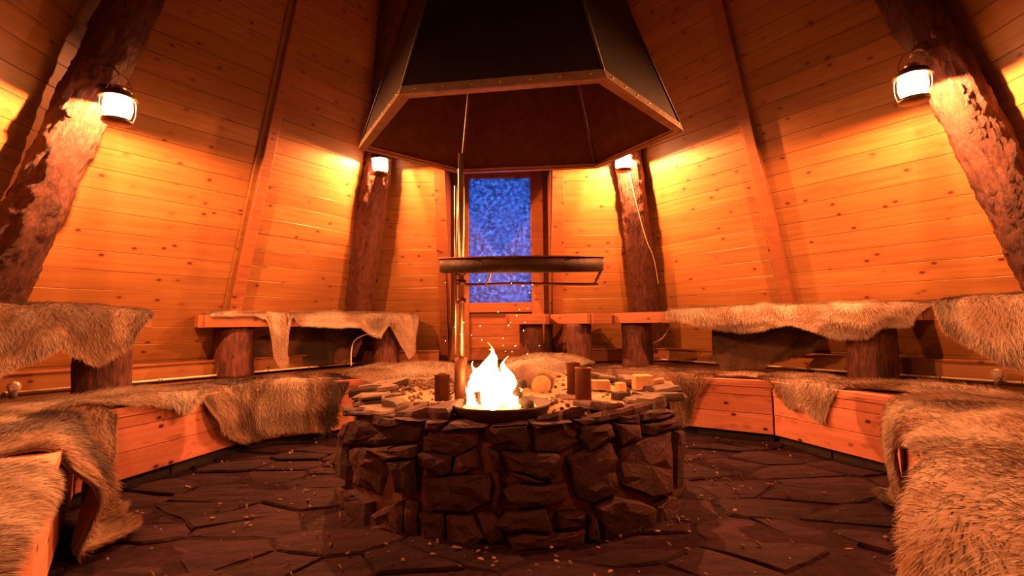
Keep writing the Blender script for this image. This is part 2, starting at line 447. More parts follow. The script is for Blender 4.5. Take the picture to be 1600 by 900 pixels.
# ------------------------------------------------------------------ floor and ground
me = mesh([(-60, -60, -.35), (60, -60, -.35), (60, 60, -.35), (-60, 60, -.35)], [(0, 1, 2, 3)])
gm, gnt, gb = newmat('snow'); gb.inputs['Base Color'].default_value = (.8, .82, .88, 1)
tag(link('ground', me, gm, None, None, 'structure'), 'snowy ground outside the hut')
PTH = [(-.95, 1.0), (-1.93, 2.3), (-1.70, 3.31), (-.45, 4.2), (.45, 4.2), (1.67, 3.34), (1.90, 2.6), (.85, 1.0)]
vv = [(c.x * 1.02, D + (c.y - D) * 1.02, .015) for c in CORN]
vb = [(a, b, -.34) for a, b, c in vv]
fl = link('floor', mesh(vv + vb, [(0, 5, 4, 3, 2, 1)] + [(i, (i + 1) % 6, (i + 1) % 6 + 6, i + 6) for i in range(6)]), EARTH, None, None, 'structure')
tag(fl, 'uneven dark slate flagstone floor')

sv = []
for sc_, z_ in ((1.0, -.3), (1.0, .34), (1.05, .34), (1.05, -.3)):
    for c in CORN: sv.append((c.x * sc_ * .995, D + (c.y - D) * sc_ * .995, z_))
sf_ = []
for q in range(3):
    for i in range(6):
        j = (i + 1) % 6; sf_.append((q * 6 + i, q * 6 + j, (q + 1) * 6 + j, (q + 1) * 6 + i))
tag(link('sill', mesh(sv, sf_), PINE_TRIM, None, None, 'structure'), 'wooden sill under the plank walls')
def clip(poly, px, py, nx, ny):
    out = []
    for i in range(len(poly)):
        a, b = poly[i], poly[(i + 1) % len(poly)]
        da = (a[0] - px) * nx + (a[1] - py) * ny; db = (b[0] - px) * nx + (b[1] - py) * ny
        if da <= 0: out.append(a)
        if (da < 0) != (db < 0) and abs(da - db) > 1e-12:
            t = da / (da - db); out.append((a[0] + (b[0] - a[0]) * t, a[1] + (b[1] - a[1]) * t))
    return out
rs = random.Random(11)
seeds = []
# stretched space: x is squeezed so that stones run long in x
SX = .62
tries = 0
while tries < 9000 and len(seeds) < 240:
    tries += 1
    p = (rs.uniform(-2.1, 2.1) * SX, rs.uniform(.15, 4.3))
    if (p[0] / SX) ** 2 + (p[1] - D) ** 2 < .72 ** 2: continue
    dm = rs.choice((.08, .12, .2, .27))
    if all((p[0] - q[0]) ** 2 + (p[1] - q[1]) ** 2 > dm * dm for q in seeds): seeds.append(p)
flag_i = 0
for i, s in enumerate(seeds):
    poly = [(s[0] - .5, s[1] - .5), (s[0] + .5, s[1] - .5), (s[0] + .5, s[1] + .5), (s[0] - .5, s[1] + .5)]
    for j, q in enumerate(seeds):
        if i == j: continue
        dx, dy = q[0] - s[0], q[1] - s[1]; dd = math.hypot(dx, dy)
        if dd > 1.0: continue
        poly = clip(poly, s[0] + dx / 2 - dx / dd * .0035, s[1] + dy / 2 - dy / dd * .0035, dx / dd, dy / dd)
        if len(poly) < 3: break
    if len(poly) < 3: continue
    # densify + ragged edges
    pts = []
    for k in range(len(poly)):
        a, b = poly[k], poly[(k + 1) % len(poly)]
        L = math.hypot(b[0] - a[0], b[1] - a[1])
        if L < .01: continue
        nd = max(1, int(L / .045))
        for q in range(nd):
            t = q / nd; px, py = a[0] + (b[0] - a[0]) * t, a[1] + (b[1] - a[1]) * t
            k_ = .012 * noise.noise(Vector((px * 14, py * 14, 3)))
            pts.append((s[0] + (px - s[0]) * (1 + k_ * 9 - .005), s[1] + (py - s[1]) * (1 + k_ * 9 - .005)))
    if len(pts) < 4: continue
    tx, ty = rs.uniform(-.03, .03), rs.uniform(-.045, .045); h = .010 + rs.uniform(0, .020)
    n = len(pts); v = []
    for (sc, dz) in ((1.0, -.03), (1.0, h - .008), (.95, h), (.55, h + .002)):
        for px, py in pts:
            X = (s[0] + (px - s[0]) * sc) / SX; Y = s[1] + (py - s[1]) * sc
            lx, ly = X - s[0] / SX, Y - s[1]
            z_ = dz + (tx * lx + ty * ly if dz > 0 else 0) + (.007 * noise.noise(Vector((X * 5, Y * 9, 1))) if dz > 0 else 0)
            v.append((lx, ly, z_))
    v.append((0, 0, h + .004 * rs.uniform(-1, 1.5)))
    f = []
    for r_ in range(3):
        for k in range(n):
            k2 = (k + 1) % n; f.append((r_ * n + k, r_ * n + k2, (r_ + 1) * n + k2, (r_ + 1) * n + k))
    for k in range(n): f.append((3 * n + k, 3 * n + (k + 1) % n, 4 * n))
    o = link('flagstone', mesh(v, f), FLAG, fl); o.location = (s[0] / SX, s[1], 0)
# grit, chips and splinters on the floor
bm = bmesh.new()
for i in range(420):
    a = rs.uniform(0, 6.28); rr = rs.uniform(.92, 1.7) if rs.random() < .7 else rs.uniform(.9, 1.1)
    x, y = rr * math.cos(a), D + rr * math.sin(a) * 1.0
    if y < .9: continue
    sz = rs.uniform(.003, .009); mt_ = T(x, y, .036) @ Matrix.Rotation(rs.uniform(0, 6), 4, (rs.random(), rs.random(), 1)) @ Matrix.Diagonal((sz * rs.uniform(.8, 2.4), sz, sz * .5, 1))
    bmesh.ops.create_icosphere(bm, subdivisions=1, radius=1, matrix=mt_)
me = bpy.data.meshes.new('grit'); bm.to_mesh(me); bm.free()
tag(link('gravel_chips', me, GRAVEL, fl, None, 'stuff'), 'pale grit and chips scattered on the slate')

# deck between the benches and the walls
DH = .385
inner = []
for i, (x, y) in enumerate(PTH):
    v2 = Vector((x, y - D)); v2 = v2 * (1 + .36 / v2.length); inner.append((v2.x, v2.y + D))
outer = [(-2.35, .55), (-3.36, 2.9), (-3.24, 3.3), (-1.66, 5.60), (1.66, 5.60), (3.24, 3.3), (3.36, 2.9), (2.35, .55)]
v = [(a, b, DH) for a, b in inner] + [(a, b, DH) for a, b in outer] + [(a, b, .05) for a, b in inner] + [(a, b, .05) for a, b in outer]
f = [(i, i + 8, i + 9, i + 1) for i in range(7)] + [(i, i + 1, i + 17, i + 16) for i in range(7)] + [(i + 8, i + 24, i + 25, i + 9) for i in range(7)]
tag(link('deck', mesh(v, f), DECK, None, None, 'structure'), 'raised wooden deck behind the lower benches')

# skirting ledges along the walls with a cable conduit at their foot
BB = [(-3.30, 2.98), (-1.66, 5.50), (-.79, 5.53), (.55, 5.53), (1.66, 5.50), (3.30, 2.98)]
for i, nm in ((0, 'left'), (1, 'back_left'), (3, 'back_right'), (4, 'right')):
    a, b = Vector((*BB[i], .40)), Vector((*BB[i + 1], .40)); d = (b - a).normalized()
    rn = Vector((d.y, -d.x, 0))
    o = board('baseboard_' + nm, a + rn * .03, b + rn * .03, (0, 0, 1), .12, .03, PINE_TRIM if i in (1, 3) else PINE, None, 'structure')
    tag(o, {0: 'pine skirting board along the left wall', 1: 'pine skirting board left of the window', 3: 'pine skirting board right of the window', 4: 'pine skirting board along the right wall'}[i])
    led = board('ledge', a + rn * .07 + Vector((0, 0, .12)), b + rn * .07 + Vector((0, 0, .12)), (-rn.x, -rn.y, 0), .09, .015, PINE_TRIM, o)
def conduit(a, b, label, mat, z=.415):
    a, b = Vector((*a, z)), Vector((*b, z)); d = (b - a).normalized(); rn = Vector((d.y, -d.x, 0)) * .10
    e = empty('cable_conduit', (a + b) / 2, label, 'cable')
    link('pipe', tube_mesh([a + rn, b + rn], .008, 8), mat, e, Matrix.Identity(4))
    L = (b - a).length; k = .25
    while k < L:
        link('clip', lathe_mesh([(0, -.012), (.014, -.012), (.014, .012), (0, .012)], 8), RIMSTEEL, e, frame(a + rn + d * k, d.cross(Vector((0, 0, 1))), d)); k += .42
    return e
conduit(BB[0], BB[1], 'pale cable pipe at the foot of the left wall', WIREM)
conduit(BB[4], BB[5], 'pale cable pipe at the foot of the right wall', WIREM)

# ------------------------------------------------------------------ lower benches
TOPH = .42
bench_labels = ['long low pine bench at the near left reaching towards the camera', 'low pine bench with bare plank front at the left',
    'low pine bench on the far left half hidden by a brown hide', 'low pine bench at the back behind the fire',
    'low pine bench at the far right with a bare plank front', 'low pine bench with bare plank front at the right',
    'low pine bench at the near right corner draped in big hides']
for i in range(7):
    a, b = Vector((*PTH[i], 0)), Vector((*PTH[i + 1], 0)); d = (b - a).normalized(); L = (b - a).length
    rn = Vector((d.y, -d.x, 0))
    e = empty('low_bench', (a + b) / 2, bench_labels[i], 'bench', 'low pine benches around the hearth')
    g = .004
    A_, B_ = a + d * g, b - d * g
    # plinth blocks
    nb = max(2, round(L / .5))
    for k in range(nb):
        p = a + d * (L * k / nb + .004) - rn * .03; q = a + d * (L * (k + 1) / nb - .004) - rn * .03
        board('plinth_block', q - rn * .05 + Vector((0, 0, -.01)), p - rn * .05 + Vector((0, 0, -.01)), (0, 0, 1), .085, .05, PLINTH, e) if False else \
        board('plinth_block', p - rn * .05 + Vector((0, 0, -.01)), q - rn * .05 + Vector((0, 0, -.01)), (0, 0, 1), .085, .05, PLINTH, e)
    hs = [(.075, .125), (.202, .115), (.319, .052), (.373, .032)]
    for k, (z0, hh) in enumerate(hs):
        off = {0: 0, 1: .001, 2: .004, 3: .010}[k]
        p = A_ - rn * (.028 - off) + Vector((0, 0, z0)); q = B_ - rn * (.028 - off) + Vector((0, 0, z0))
        board('front_plank', p, q, (0, 0, 1), hh, .026, PINE_BENCH, e)
    # seat boards, mitred along the polygon's radial lines
    for k in range(3):
        w0, w1 = -.012 + k * .142, -.012 + (k + 1) * .142 - .006
        def off(pt, ww):
            v2 = Vector((pt.x, pt.y - D)); return pt + Vector((v2.x, v2.y, 0)).normalized() * ww
        P = [off(a, w0), off(b, w0), off(b, w1), off(a, w1)]
        c = sum(P, Vector()) / 4; mm = frame((c.x, c.y, TOPH - .028), d, (0, 0, 1)); mi = mm.inverted()
        Q = [(mi @ Vector((p.x, p.y, TOPH - .028))) for p in P]
        poly = [(q.x, q.y) for q in Q]
        ar = sum(poly[j][0] * poly[(j + 1) % 4][1] - poly[(j + 1) % 4][0] * poly[j][1] for j in range(4))
        if ar < 0: poly = poly[::-1]
        link('seat_plank', slab_mesh(poly, .028, .003), PINE_BENCH, e, mm)

# ------------------------------------------------------------------ upper benches on stumps
def stump(x, y, r, parent, z1=.80, seed=0):
    o = link('log_leg', log_mesh(z1 - .385, r, seed + 20, .02, 24, 14, .006), STUMP, parent, T(x, y, .385))
    return o
def upper_bench(a, b, depth, label, stumps, name='stump_bench'):
    a, b = Vector((*a, .80)), Vector((*b, .80)); d = (b - a).normalized(); rn = Vector((d.y, -d.x, 0)); L = (b - a).length
    e = empty(name, (a + b) / 2 - Vector((0, 0, .415)), label, 'bench', 'upper benches on log stumps')
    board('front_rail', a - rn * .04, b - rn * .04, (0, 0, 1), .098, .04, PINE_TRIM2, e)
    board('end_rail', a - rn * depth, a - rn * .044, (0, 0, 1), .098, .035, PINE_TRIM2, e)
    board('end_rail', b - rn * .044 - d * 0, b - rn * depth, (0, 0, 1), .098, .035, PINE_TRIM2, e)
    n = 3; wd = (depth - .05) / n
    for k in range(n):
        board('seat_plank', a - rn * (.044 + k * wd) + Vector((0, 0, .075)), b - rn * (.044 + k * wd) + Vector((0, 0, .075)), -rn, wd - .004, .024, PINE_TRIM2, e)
    for k, (x, y, r) in enumerate(stumps): stump(x, y, r, e, .80, k + x)
    return e
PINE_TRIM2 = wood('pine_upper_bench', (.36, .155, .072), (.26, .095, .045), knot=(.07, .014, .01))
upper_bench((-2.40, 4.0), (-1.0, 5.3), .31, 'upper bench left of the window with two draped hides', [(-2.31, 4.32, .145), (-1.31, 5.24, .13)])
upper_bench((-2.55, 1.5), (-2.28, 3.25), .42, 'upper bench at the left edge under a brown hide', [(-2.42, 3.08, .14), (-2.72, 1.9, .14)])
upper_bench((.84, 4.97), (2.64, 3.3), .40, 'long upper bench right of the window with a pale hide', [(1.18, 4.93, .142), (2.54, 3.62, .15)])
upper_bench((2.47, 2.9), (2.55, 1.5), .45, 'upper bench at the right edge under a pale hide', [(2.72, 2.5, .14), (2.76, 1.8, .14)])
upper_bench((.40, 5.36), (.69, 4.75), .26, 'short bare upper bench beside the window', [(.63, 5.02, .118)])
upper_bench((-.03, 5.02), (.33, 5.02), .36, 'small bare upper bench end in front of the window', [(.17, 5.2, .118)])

# ------------------------------------------------------------------ hearth
def cone_pt(th, h, off):
    r = .845 - .06 * h / .45 + off
    return Vector((r * math.sin(th), -r * math.cos(th), h))     # th=0 faces the camera
hearth = empty('stone_hearth', (0, D, 0), 'round fire pit of rough dark stones in the middle of the floor', 'hearth')
core = link('mortar', lathe_mesh([(.0, 0), (.845, -.01), (.835, .15), (.80, .34), (.785, .41), (.70, .43), (.0, .43)], 48), MORTAR, hearth)
# outline of each visible stone: (angle, height) pairs
STN = [[(-0.709,0.316),(-0.45,0.359),(-0.416,0.405),(-0.416,0.44),(-0.773,0.437),(-0.974,0.391),(-1.049,0.288)],
[(-1.252,0.383),(-0.856,0.424),(-0.725,0.44),(-0.78,0.44),(-1.074,0.44),(-1.245,0.424)],
[(-0.78,0.44),(-0.614,0.44),(-0.62,0.44),(-0.753,0.44)],
[(-0.606,0.44),(-0.505,0.44),(-0.422,0.44),(-0.449,0.44),(-0.614,0.44)],
[(-0.416,0.405),(-0.353,0.404),(-0.309,0.44),(-0.334,0.44),(-0.409,0.44)],
[(-0.41,0.345),(-0.276,0.31),(-0.158,0.356),(-0.16,0.419),(-0.329,0.405),(-0.426,0.378)],
[(-0.105,0.365),(0.05,0.34),(0.083,0.373),(0.064,0.432),(-0.144,0.42)],
[(0.092,0.339),(0.209,0.335),(0.301,0.363),(0.227,0.435),(0.095,0.419)],
[(0.095,0.423),(0.239,0.44),(0.264,0.44),(0.163,0.44),(0.069,0.436)],
[(0.287,0.44),(0.33,0.422),(0.518,0.44),(0.508,0.44),(0.282,0.44)],
[(0.527,0.412),(0.629,0.407),(0.634,0.44),(0.515,0.44)],
[(0.639,0.415),(0.796,0.398),(1.094,0.403),(0.908,0.44),(0.66,0.44)],
[(0.302,0.38),(0.332,0.331),(0.466,0.372),(0.457,0.417),(0.33,0.417)],
[(0.499,0.339),(0.639,0.342),(0.645,0.401),(0.484,0.415)],
[(0.66,0.357),(1.094,0.339),(1.074,0.384),(0.662,0.399)],
[(-1.242,0.257),(-1.239,0.104),(-0.973,0.14),(-1.045,0.268),(-1.014,0.384),(-1.254,0.343)],
[(-0.983,0.228),(-0.947,0.126),(-0.666,0.132),(-0.638,0.284),(-0.851,0.298),(-0.981,0.273)],
[(-0.547,0.168),(-0.441,0.172),(-0.449,0.299),(-0.581,0.281)],
[(-0.605,0.286),(-0.446,0.306),(-0.449,0.349),(-0.814,0.303)],
[(-0.434,0.274),(-0.317,0.249),(-0.271,0.269),(-0.282,0.314),(-0.433,0.322)],
[(-0.26,0.265),(-0.219,0.261),(-0.151,0.29),(-0.169,0.348),(-0.265,0.311)],
[(-0.424,0.19),(-0.376,0.129),(-0.182,0.136),(-0.083,0.178),(-0.104,0.262),(-0.295,0.249),(-0.435,0.231)],
[(-0.089,0.267),(-0.035,0.263),(-0.065,0.341),(-0.116,0.353)],
[(-0.022,0.285),(0.16,0.244),(0.192,0.253),(0.219,0.326),(-0.055,0.341)],
[(0.018,0.241),(0.15,0.238),(-0.022,0.277)],
[(-0.033,0.178),(0.095,0.16),(0.24,0.176),(0.233,0.227),(0.018,0.234),(-0.053,0.21)],
[(0.251,0.249),(0.271,0.166),(0.324,0.149),(0.464,0.166),(0.473,0.306),(0.448,0.357),(0.24,0.312)],
[(0.48,0.185),(0.67,0.121),(0.822,0.115),(0.917,0.354),(0.658,0.348),(0.504,0.325)],
[(0.853,0.108),(0.945,0.093),(1.079,0.326),(0.954,0.344)],
[(-1.233,0.0),(-0.71,0.014),(-0.722,0.1),(-0.94,0.113),(-1.239,0.054)],
[(-0.691,0.009),(-0.501,0.022),(-0.496,0.098),(-0.528,0.136),(-0.696,0.07)],
[(-0.489,0.004),(-0.418,0.026),(-0.426,0.152),(-0.495,0.144)],
[(-0.41,0.003),(-0.293,0.028),(-0.297,0.124),(-0.416,0.115)],
[(-0.285,0.021),(-0.198,0.012),(-0.11,0.051),(-0.177,0.123),(-0.289,0.12)],
[(-0.1,0.02),(-0.035,0.052),(-0.082,0.134),(-0.157,0.128)],
[(-0.029,0.077),(0.159,0.08),(0.135,0.149),(-0.043,0.138),(-0.077,0.098)],
[(0.181,0.08),(0.307,0.072),(0.299,0.121),(0.174,0.131)],
[(-0.019,0.013),(0.302,0.014),(0.304,0.064),(0.024,0.069),(-0.029,0.052)],
[(0.367,0.009),(0.535,0.0),(0.652,0.019),(0.659,0.095),(0.469,0.157),(0.348,0.14)],
[(0.673,0.002),(0.938,0.0),(0.956,0.051),(0.805,0.102),(0.696,0.085)],
[(0.31,0.033),(0.354,0.016),(0.323,0.12)],
[(-0.33,0.41),(-0.149,0.424),(-0.117,0.428),(-0.28,0.44)],
[(-0.085,0.429),(0.062,0.436),(0.064,0.44),(-0.106,0.429)],
[(-0.063,0.259),(-0.102,0.145),(-0.067,0.142),(-0.058,0.21)]]
rs = random.Random(5)
# stones round the back, out of a loop
th = 1.75
rows = [(0, .15), (.155, .29), (.295, .42)]
for z0, z1 in rows:
    t = 1.62 + rs.uniform(0, .1)
    while t < 2 * math.pi - 1.66:
        wdt = rs.uniform(.22, .38); t2 = min(t + wdt, 2 * math.pi - 1.60)
        j = lambda s: rs.uniform(-s, s)
        STN.append([(t + j(.02), z0 + j(.01)), (t2 - .03 + j(.02), z0 + j(.015)), (t2 - .03 + j(.03), z1 - .01 + j(.01)), ((t + t2) / 2, z1 + j(.01)), (t + j(.02), z1 - .01 + j(.01))])
        t = t2
for si, poly in enumerate(STN):
    c = (sum(p[0] for p in poly) / len(poly), sum(p[1] for p in poly) / len(poly))
    pts = []
    for k in range(len(poly)):
        a, b = poly[k], poly[(k + 1) % len(poly)]
        L = math.hypot((b[0] - a[0]) * .84, b[1] - a[1]); nd = max(1, int(L / .045))
        for q in range(nd):
            t = q / nd + (rs.uniform(-.12, .12) if q else 0); px, py = a[0] + (b[0] - a[0]) * t, a[1] + (b[1] - a[1]) * t
            pts.append((px + rs.uniform(-.006, .006), py + rs.uniform(-.004, .004)))
    proud = rs.uniform(.035, .075); tx, ty = rs.uniform(-.12, .12), rs.uniform(-.10, .22)
    n = len(pts); v = []
    cp = cone_pt(c[0], c[1], 0)
    for sc, off in ((1.0, -.03), (.985, proud * .55), (.90, proud * .95), (.5, proud * 1.05)):
        for px, py in pts:
            a, h = c[0] + (px - c[0]) * sc, c[1] + (py - c[1]) * sc
            o_ = off
            if off > 0: o_ += tx * (a - c[0]) * .84 + ty * (h - c[1]) + .016 * noise.noise(Vector((a * 11, h * 14, si))) + .008 * noise.noise(Vector((a * 30, h * 34, si)))
            v.append(cone_pt(a, max(h, -.005), max(o_, .008) if off > 0 else off) - cp)
    v.append(cone_pt(c[0], c[1], proud * 1.0 + rs.uniform(-.006, .01)) - cp)
    f = []
    for r_ in range(3):
        for k in range(n):
            k2 = (k + 1) % n; f.append((r_ * n + k, r_ * n + k2, (r_ + 1) * n + k2, (r_ + 1) * n + k))
    for k in range(n): f.append((3 * n + k, 3 * n + (k + 1) % n, 4 * n))
    o = link('stone', mesh(v, f), SLATE, hearth); o.location = cp
# rim slabs
rs = random.Random(21)
t = -math.pi
while t < math.pi - .12:
    wd = rs.uniform(.26, .44); t2 = min(t + wd, math.pi)
    tm = (t + t2) / 2
    front = abs(tm) < .55
    if abs(tm + .07) < .16: t = t2; continue
    lay = 1 if front else rs.choice((1, 2, 2))
    for q in range(lay):
        r0, r1 = (.68, .85) if q == 0 else (.66, .80); r0 += rs.uniform(-.06, .05); r1 += rs.uniform(-.06, .02)
        if front: r1 -= .03
        zb = .428 + q * .026 + rs.uniform(-.006, .006); th_ = rs.uniform(.018, .055 if q == 0 else .035)
        rim = []
        nn = 5
        for k in range(nn + 1): a = t + .02 + (t2 - t - .04) * k / nn; rim.append((a, r1 + rs.uniform(-.04, .025)))
        for k in range(nn, -1, -1): a = t + .03 + (t2 - t - .06) * k / nn; rim.append((a, r0 + rs.uniform(-.05, .05)))
        tz = rs.uniform(-.16, .22); ta_ = rs.uniform(-.14, .14)
        cx, cy = (r0 + r1) / 2 * math.sin(tm), -(r0 + r1) / 2 * math.cos(tm)
        n = len(rim); v = []
        for sc, z_ in ((.97, zb), (1.0, zb + th_ * .6), (.9, zb + th_)):
            for a, r in rim:
                X, Y = r * math.sin(a), -r * math.cos(a)
                X, Y = cx + (X - cx) * sc, cy + (Y - cy) * sc
                v.append((X - cx, Y - cy, z_ + tz * (r - .76) + ta_ * (a - tm) * .8 + .014 * noise.noise(Vector((X * 18, Y * 18, q)))))
        f = [tuple(range(n))[::1]]
        for r_ in range(2):
            for k in range(n):
                k2 = (k + 1) % n; f.append((r_ * n + k, r_ * n + k2, (r_ + 1) * n + k2, (r_ + 1) * n + k))
        f.append(tuple(2 * n + k for k in range(n)))
        o = link('rim_stone', mesh(v, f), SLATE_TOP if abs(tm) > .8 else SLATE, hearth); o.location = (cx, cy, 0)
    t = t2
# ash bed
v = []; f = []; nr, ns = 26, 60
def bedz(x, y):
    r = math.hypot(x, y)
    z = .432 + .012 * noise.noise(Vector((x * 5, y * 5, 0))) + .007 * noise.noise(Vector((x * 16, y * 16, 2)))
    z += .05 * math.exp(-((x + .5) ** 2 + (y - .15) ** 2) / .03) + .055 * math.exp(-((x - .25) ** 2 + (y - .42) ** 2) / .06)
    z += .03 * math.exp(-((x + .1) ** 2 + (y - .45) ** 2) / .06)
    z += .030 * math.exp(-(((math.hypot(x + .05, y + .595) - .27) / .07) ** 2)); z -= .08 * math.exp(-((x + .05) ** 2 + (y + .595) ** 2) / .012)
    if r > .70: z -= (r - .70) * .35
    return z
for i in range(nr + 1):
    r = .77 * i / nr
    for k in range(ns):
        a = 2 * math.pi * k / ns; x, y = r * math.cos(a), r * math.sin(a); v.append((x, y, bedz(x, y)))
for i in range(nr):
    for k in range(ns):
        k2 = (k + 1) % ns; f.append((i * ns + k, (i + 1) * ns + k, (i + 1) * ns + k2, i * ns + k2))
link('ash_bed', mesh(v, f, True), ASH, hearth, None, 'stuff').location = (0, 0, 0)
bm = bmesh.new()
for i in range(650):
    a = rs.uniform(0, 6.28); r = .76 * math.sqrt(rs.random()); x, y = r * math.cos(a), r * math.sin(a)
    if rs.random() < .35: x, y = -.5 + rs.gauss(0, .12), .12 + rs.gauss(0, .10)
    if x * x + y * y > .58: continue
    sz = rs.uniform(.005, .016)
    bmesh.ops.create_icosphere(bm, subdivisions=1, radius=1, matrix=T(x, y, bedz(x, y) + sz * .2) @ Matrix.Rotation(rs.uniform(0, 6), 4, (rs.random(), rs.random(), 1)) @ Matrix.Diagonal((sz * rs.uniform(.8, 1.6), sz, sz * rs.uniform(.5, .9), 1)))
me = bpy.data.meshes.new('pebbles'); bm.to_mesh(me); bm.free()
link('pebbles', me, GRAVEL, hearth, None, 'stuff')
# iron bowl in front holding the fire
bw = empty('fire_bowl', (-.05, 2.135, .395), 'shallow iron fire bowl let into the front rim of the hearth', 'bowl')
link('bowl', lathe_mesh([(.0, -.02), (.10, -.01), (.16, .03), (.192, .085), (.205, .088), (.205, .08), (.196, .06), (.165, .005), (.10, -.035), (0, -.04)], 40), IRON, bw)
link('ash_fill', lathe_mesh([(0, .06), (.1, .058), (.15, .052), (.178, .055)], 30), ASH, bw, None, 'stuff')

# fire: tongues of flame with firewood
fx, fy, fz = -.085, 2.18, .455
fire = empty('campfire', (fx, fy, fz), 'bright burning wood fire in the iron bowl at the front of the hearth', 'fire')
def tongue(x, y, h, r, seed, lean=(0, 0)):
    v = []; f = []; rows, seg = 16, 14
    for i in range(rows + 1):
        t = i / rows; rr = r * (math.sin(math.pi * min(1, t * .9 + .18)) ** .8) * (1 - t) ** .55 + .001
        ox = lean[0] * t * t * h + .03 * noise.noise(Vector((t * 3, seed, 0))) * t * 2; oy = lean[1] * t * t * h + .03 * noise.noise(Vector((t * 3, seed, 5))) * t * 2
        for k in range(seg):
            a = 2 * math.pi * k / seg; q = rr * (1 + .5 * noise.noise(Vector((math.cos(a) * 1.4, math.sin(a) * 1.4, t * 3 + seed))))
            v.append((ox + q * math.cos(a), oy + q * math.sin(a), t * h))
    for i in range(rows):
        for k in range(seg):
            k2 = (k + 1) % seg; f.append((i * seg + k, i * seg + k2, (i + 1) * seg + k2, (i + 1) * seg + k))
    o = link('flame', mesh(v, f, True), FLAME, fire); o.location = (x, y, .0)
for a_ in ((-.02, 0, .27, .072, 1, (.0, 0)), (.045, .02, .21, .05, 2, (.1, 0)), (-.065, .01, .19, .045, 3, (-.1, 0)), (.07, -.02, .12, .032, 4, (.2, 0)),
           (-.01, -.05, .16, .05, 5, (.1, 0)), (.02, .05, .24, .04, 6, (-.15, 0)), (-.085, -.03, .09, .03, 7, (-.3, 0)), (.09, .02, .075, .022, 8, (.3, 0))): tongue(*a_)
def firelog(p, q, r, name, mat, parent, seed):
    p, q = Vector(p), Vector(q); d = q - p
    o = link(name, log_mesh(d.length, r, seed, .1, 12, 8, .006), mat, parent, frame(p, d.normalized().cross(Vector((0, .2, 1))), d)); return o
for k, (p, q, r) in enumerate((((-.20, 2.15, .475), (.03, 2.21, .50), .022), ((.07, 2.13, .475), (-.12, 2.27, .51), .02), ((-.16, 2.15, .485), (.05, 2.24, .53), .02))):
    firelog(p, q, r, 'firewood', BURNT, fire, k)
bm = bmesh.new()
for i in range(60):
    a = rs.uniform(0, 6.28); r = rs.uniform(.02, .17); sz = rs.uniform(.006, .014)
    bmesh.ops.create_icosphere(bm, subdivisions=1, radius=sz, matrix=T(r * math.cos(a), r * math.sin(a) * .8, .006))
me = bpy.data.meshes.new('embers'); bm.to_mesh(me); bm.free()
link('embers', me, EMBER, fire, None, 'stuff')
bm = bmesh.new()
for i in range(34):
    h = rs.uniform(.1, .55); x = rs.gauss(.02, .05 + h * .12); y = rs.gauss(0, .06); sz = rs.uniform(.0012, .0026)
    bmesh.ops.create_icosphere(bm, subdivisions=1, radius=sz, matrix=T(x, y, h))
me = bpy.data.meshes.new('sparks'); bm.to_mesh(me); bm.free()
link('sparks', me, SPARK, fire, None, 'stuff')

def loose(name, me, mat, mtx, label, cat, group=None):
    return tag(link(name, me, mat, None, mtx), label, cat, group)
# cans and logs on the ash
def can(x, y, z, r, h, label, handle=False):
    e = empty('tin_mug' if handle else 'steel_cylinder', (x, y, z), label, 'mug' if handle else 'cylinder')
    link('body', lathe_mesh([(0, 0), (r, 0), (r, h * .98), (r * 1.05, h * .985), (r * 1.05, h), (r * .93, h), (r * .9, h * .93), (r * .9, .006), (0, .006)], 22), RUST, e)
    if handle:
        link('handle', tube_mesh([(r + .026 * math.sin(t) - .002, 0, h * .5 + .035 * math.cos(t)) for t in [math.pi * k / 10 for k in range(11)]], .004, 6), RUST, e)
    return e
can(-.335, 2.45, .445, .037, .125, 'squat rust brown tin mug left of the fire', True)
can(.320, 2.36, .445, .037, .155, 'shorter dark steel cylinder right of the fire, in front')
can(.300, 2.56, .455, .033, .155, 'slimmer steel cylinder half hidden behind the front one')
e = empty('charred_log', (-.30, 2.24, .46), 'charred split log lying on the rim left of the fire', 'log')
firelog((-.43, 2.26, .465), (-.20, 2.16, .455), .022, 'wood', BURNT, e, 4)
e = empty('round_log', (.13, 2.92, .48), 'thick round log end lying on the ash behind the fire', 'log')
firelog((.06, 3.0, .50), (.15, 2.75, .475), .062, 'wood', GRAVEL, e, 5)
link('sawn_end', lathe_mesh([(0, .004), (.052, .003), (.055, 0)], 18), ENDWOOD, e, frame((.1503, 2.749, .475), (1, .3, 0), (.09, -.25, -.02)))
def chunk(name, x, y, z, s, rz, label, mat=ENDWOOD, cat='firewood', group=None, tilt=0):
    me = slab_mesh([(-s[0], -s[1]), (s[0], -s[1] * .85), (s[0] * .9, s[1]), (-s[0] * .95, s[1] * .9)], s[2], .005)
    return loose(name, me, mat, T(x, y, z) @ Matrix.Rotation(rz, 4, 'Z') @ Matrix.Rotation(tilt, 4, 'Y'), label, cat, group)
chunk('wood_chunk', .47, 2.80, .445, (.055, .03, .05), -.15, 'flat sawn wood piece beside the steel cylinders')
chunk('wood_chunk', .565, 2.72, .445, (.022, .025, .045), .3, 'small wood block between two larger wood pieces')
chunk('wood_chunk', .70, 2.80, .445, (.05, .04, .075), .1, 'thick pale wood block on the right of the hearth')
chunk('wood_chunk', .79, 2.80, .452, (.04, .02, .045), -.4, 'narrow wood stick leaning past the thick block', tilt=-.3)
chunk('charcoal_lump', .52, 2.50, .435, (.04, .03, .035), .5, 'black charcoal lump on the right side of the ash', BURNT, 'charcoal')
chunk('wood_chunk', .20, 3.10, .47, (.09, .05, .05), .5, 'broad split wood piece at the back of the ash', tilt=.25)

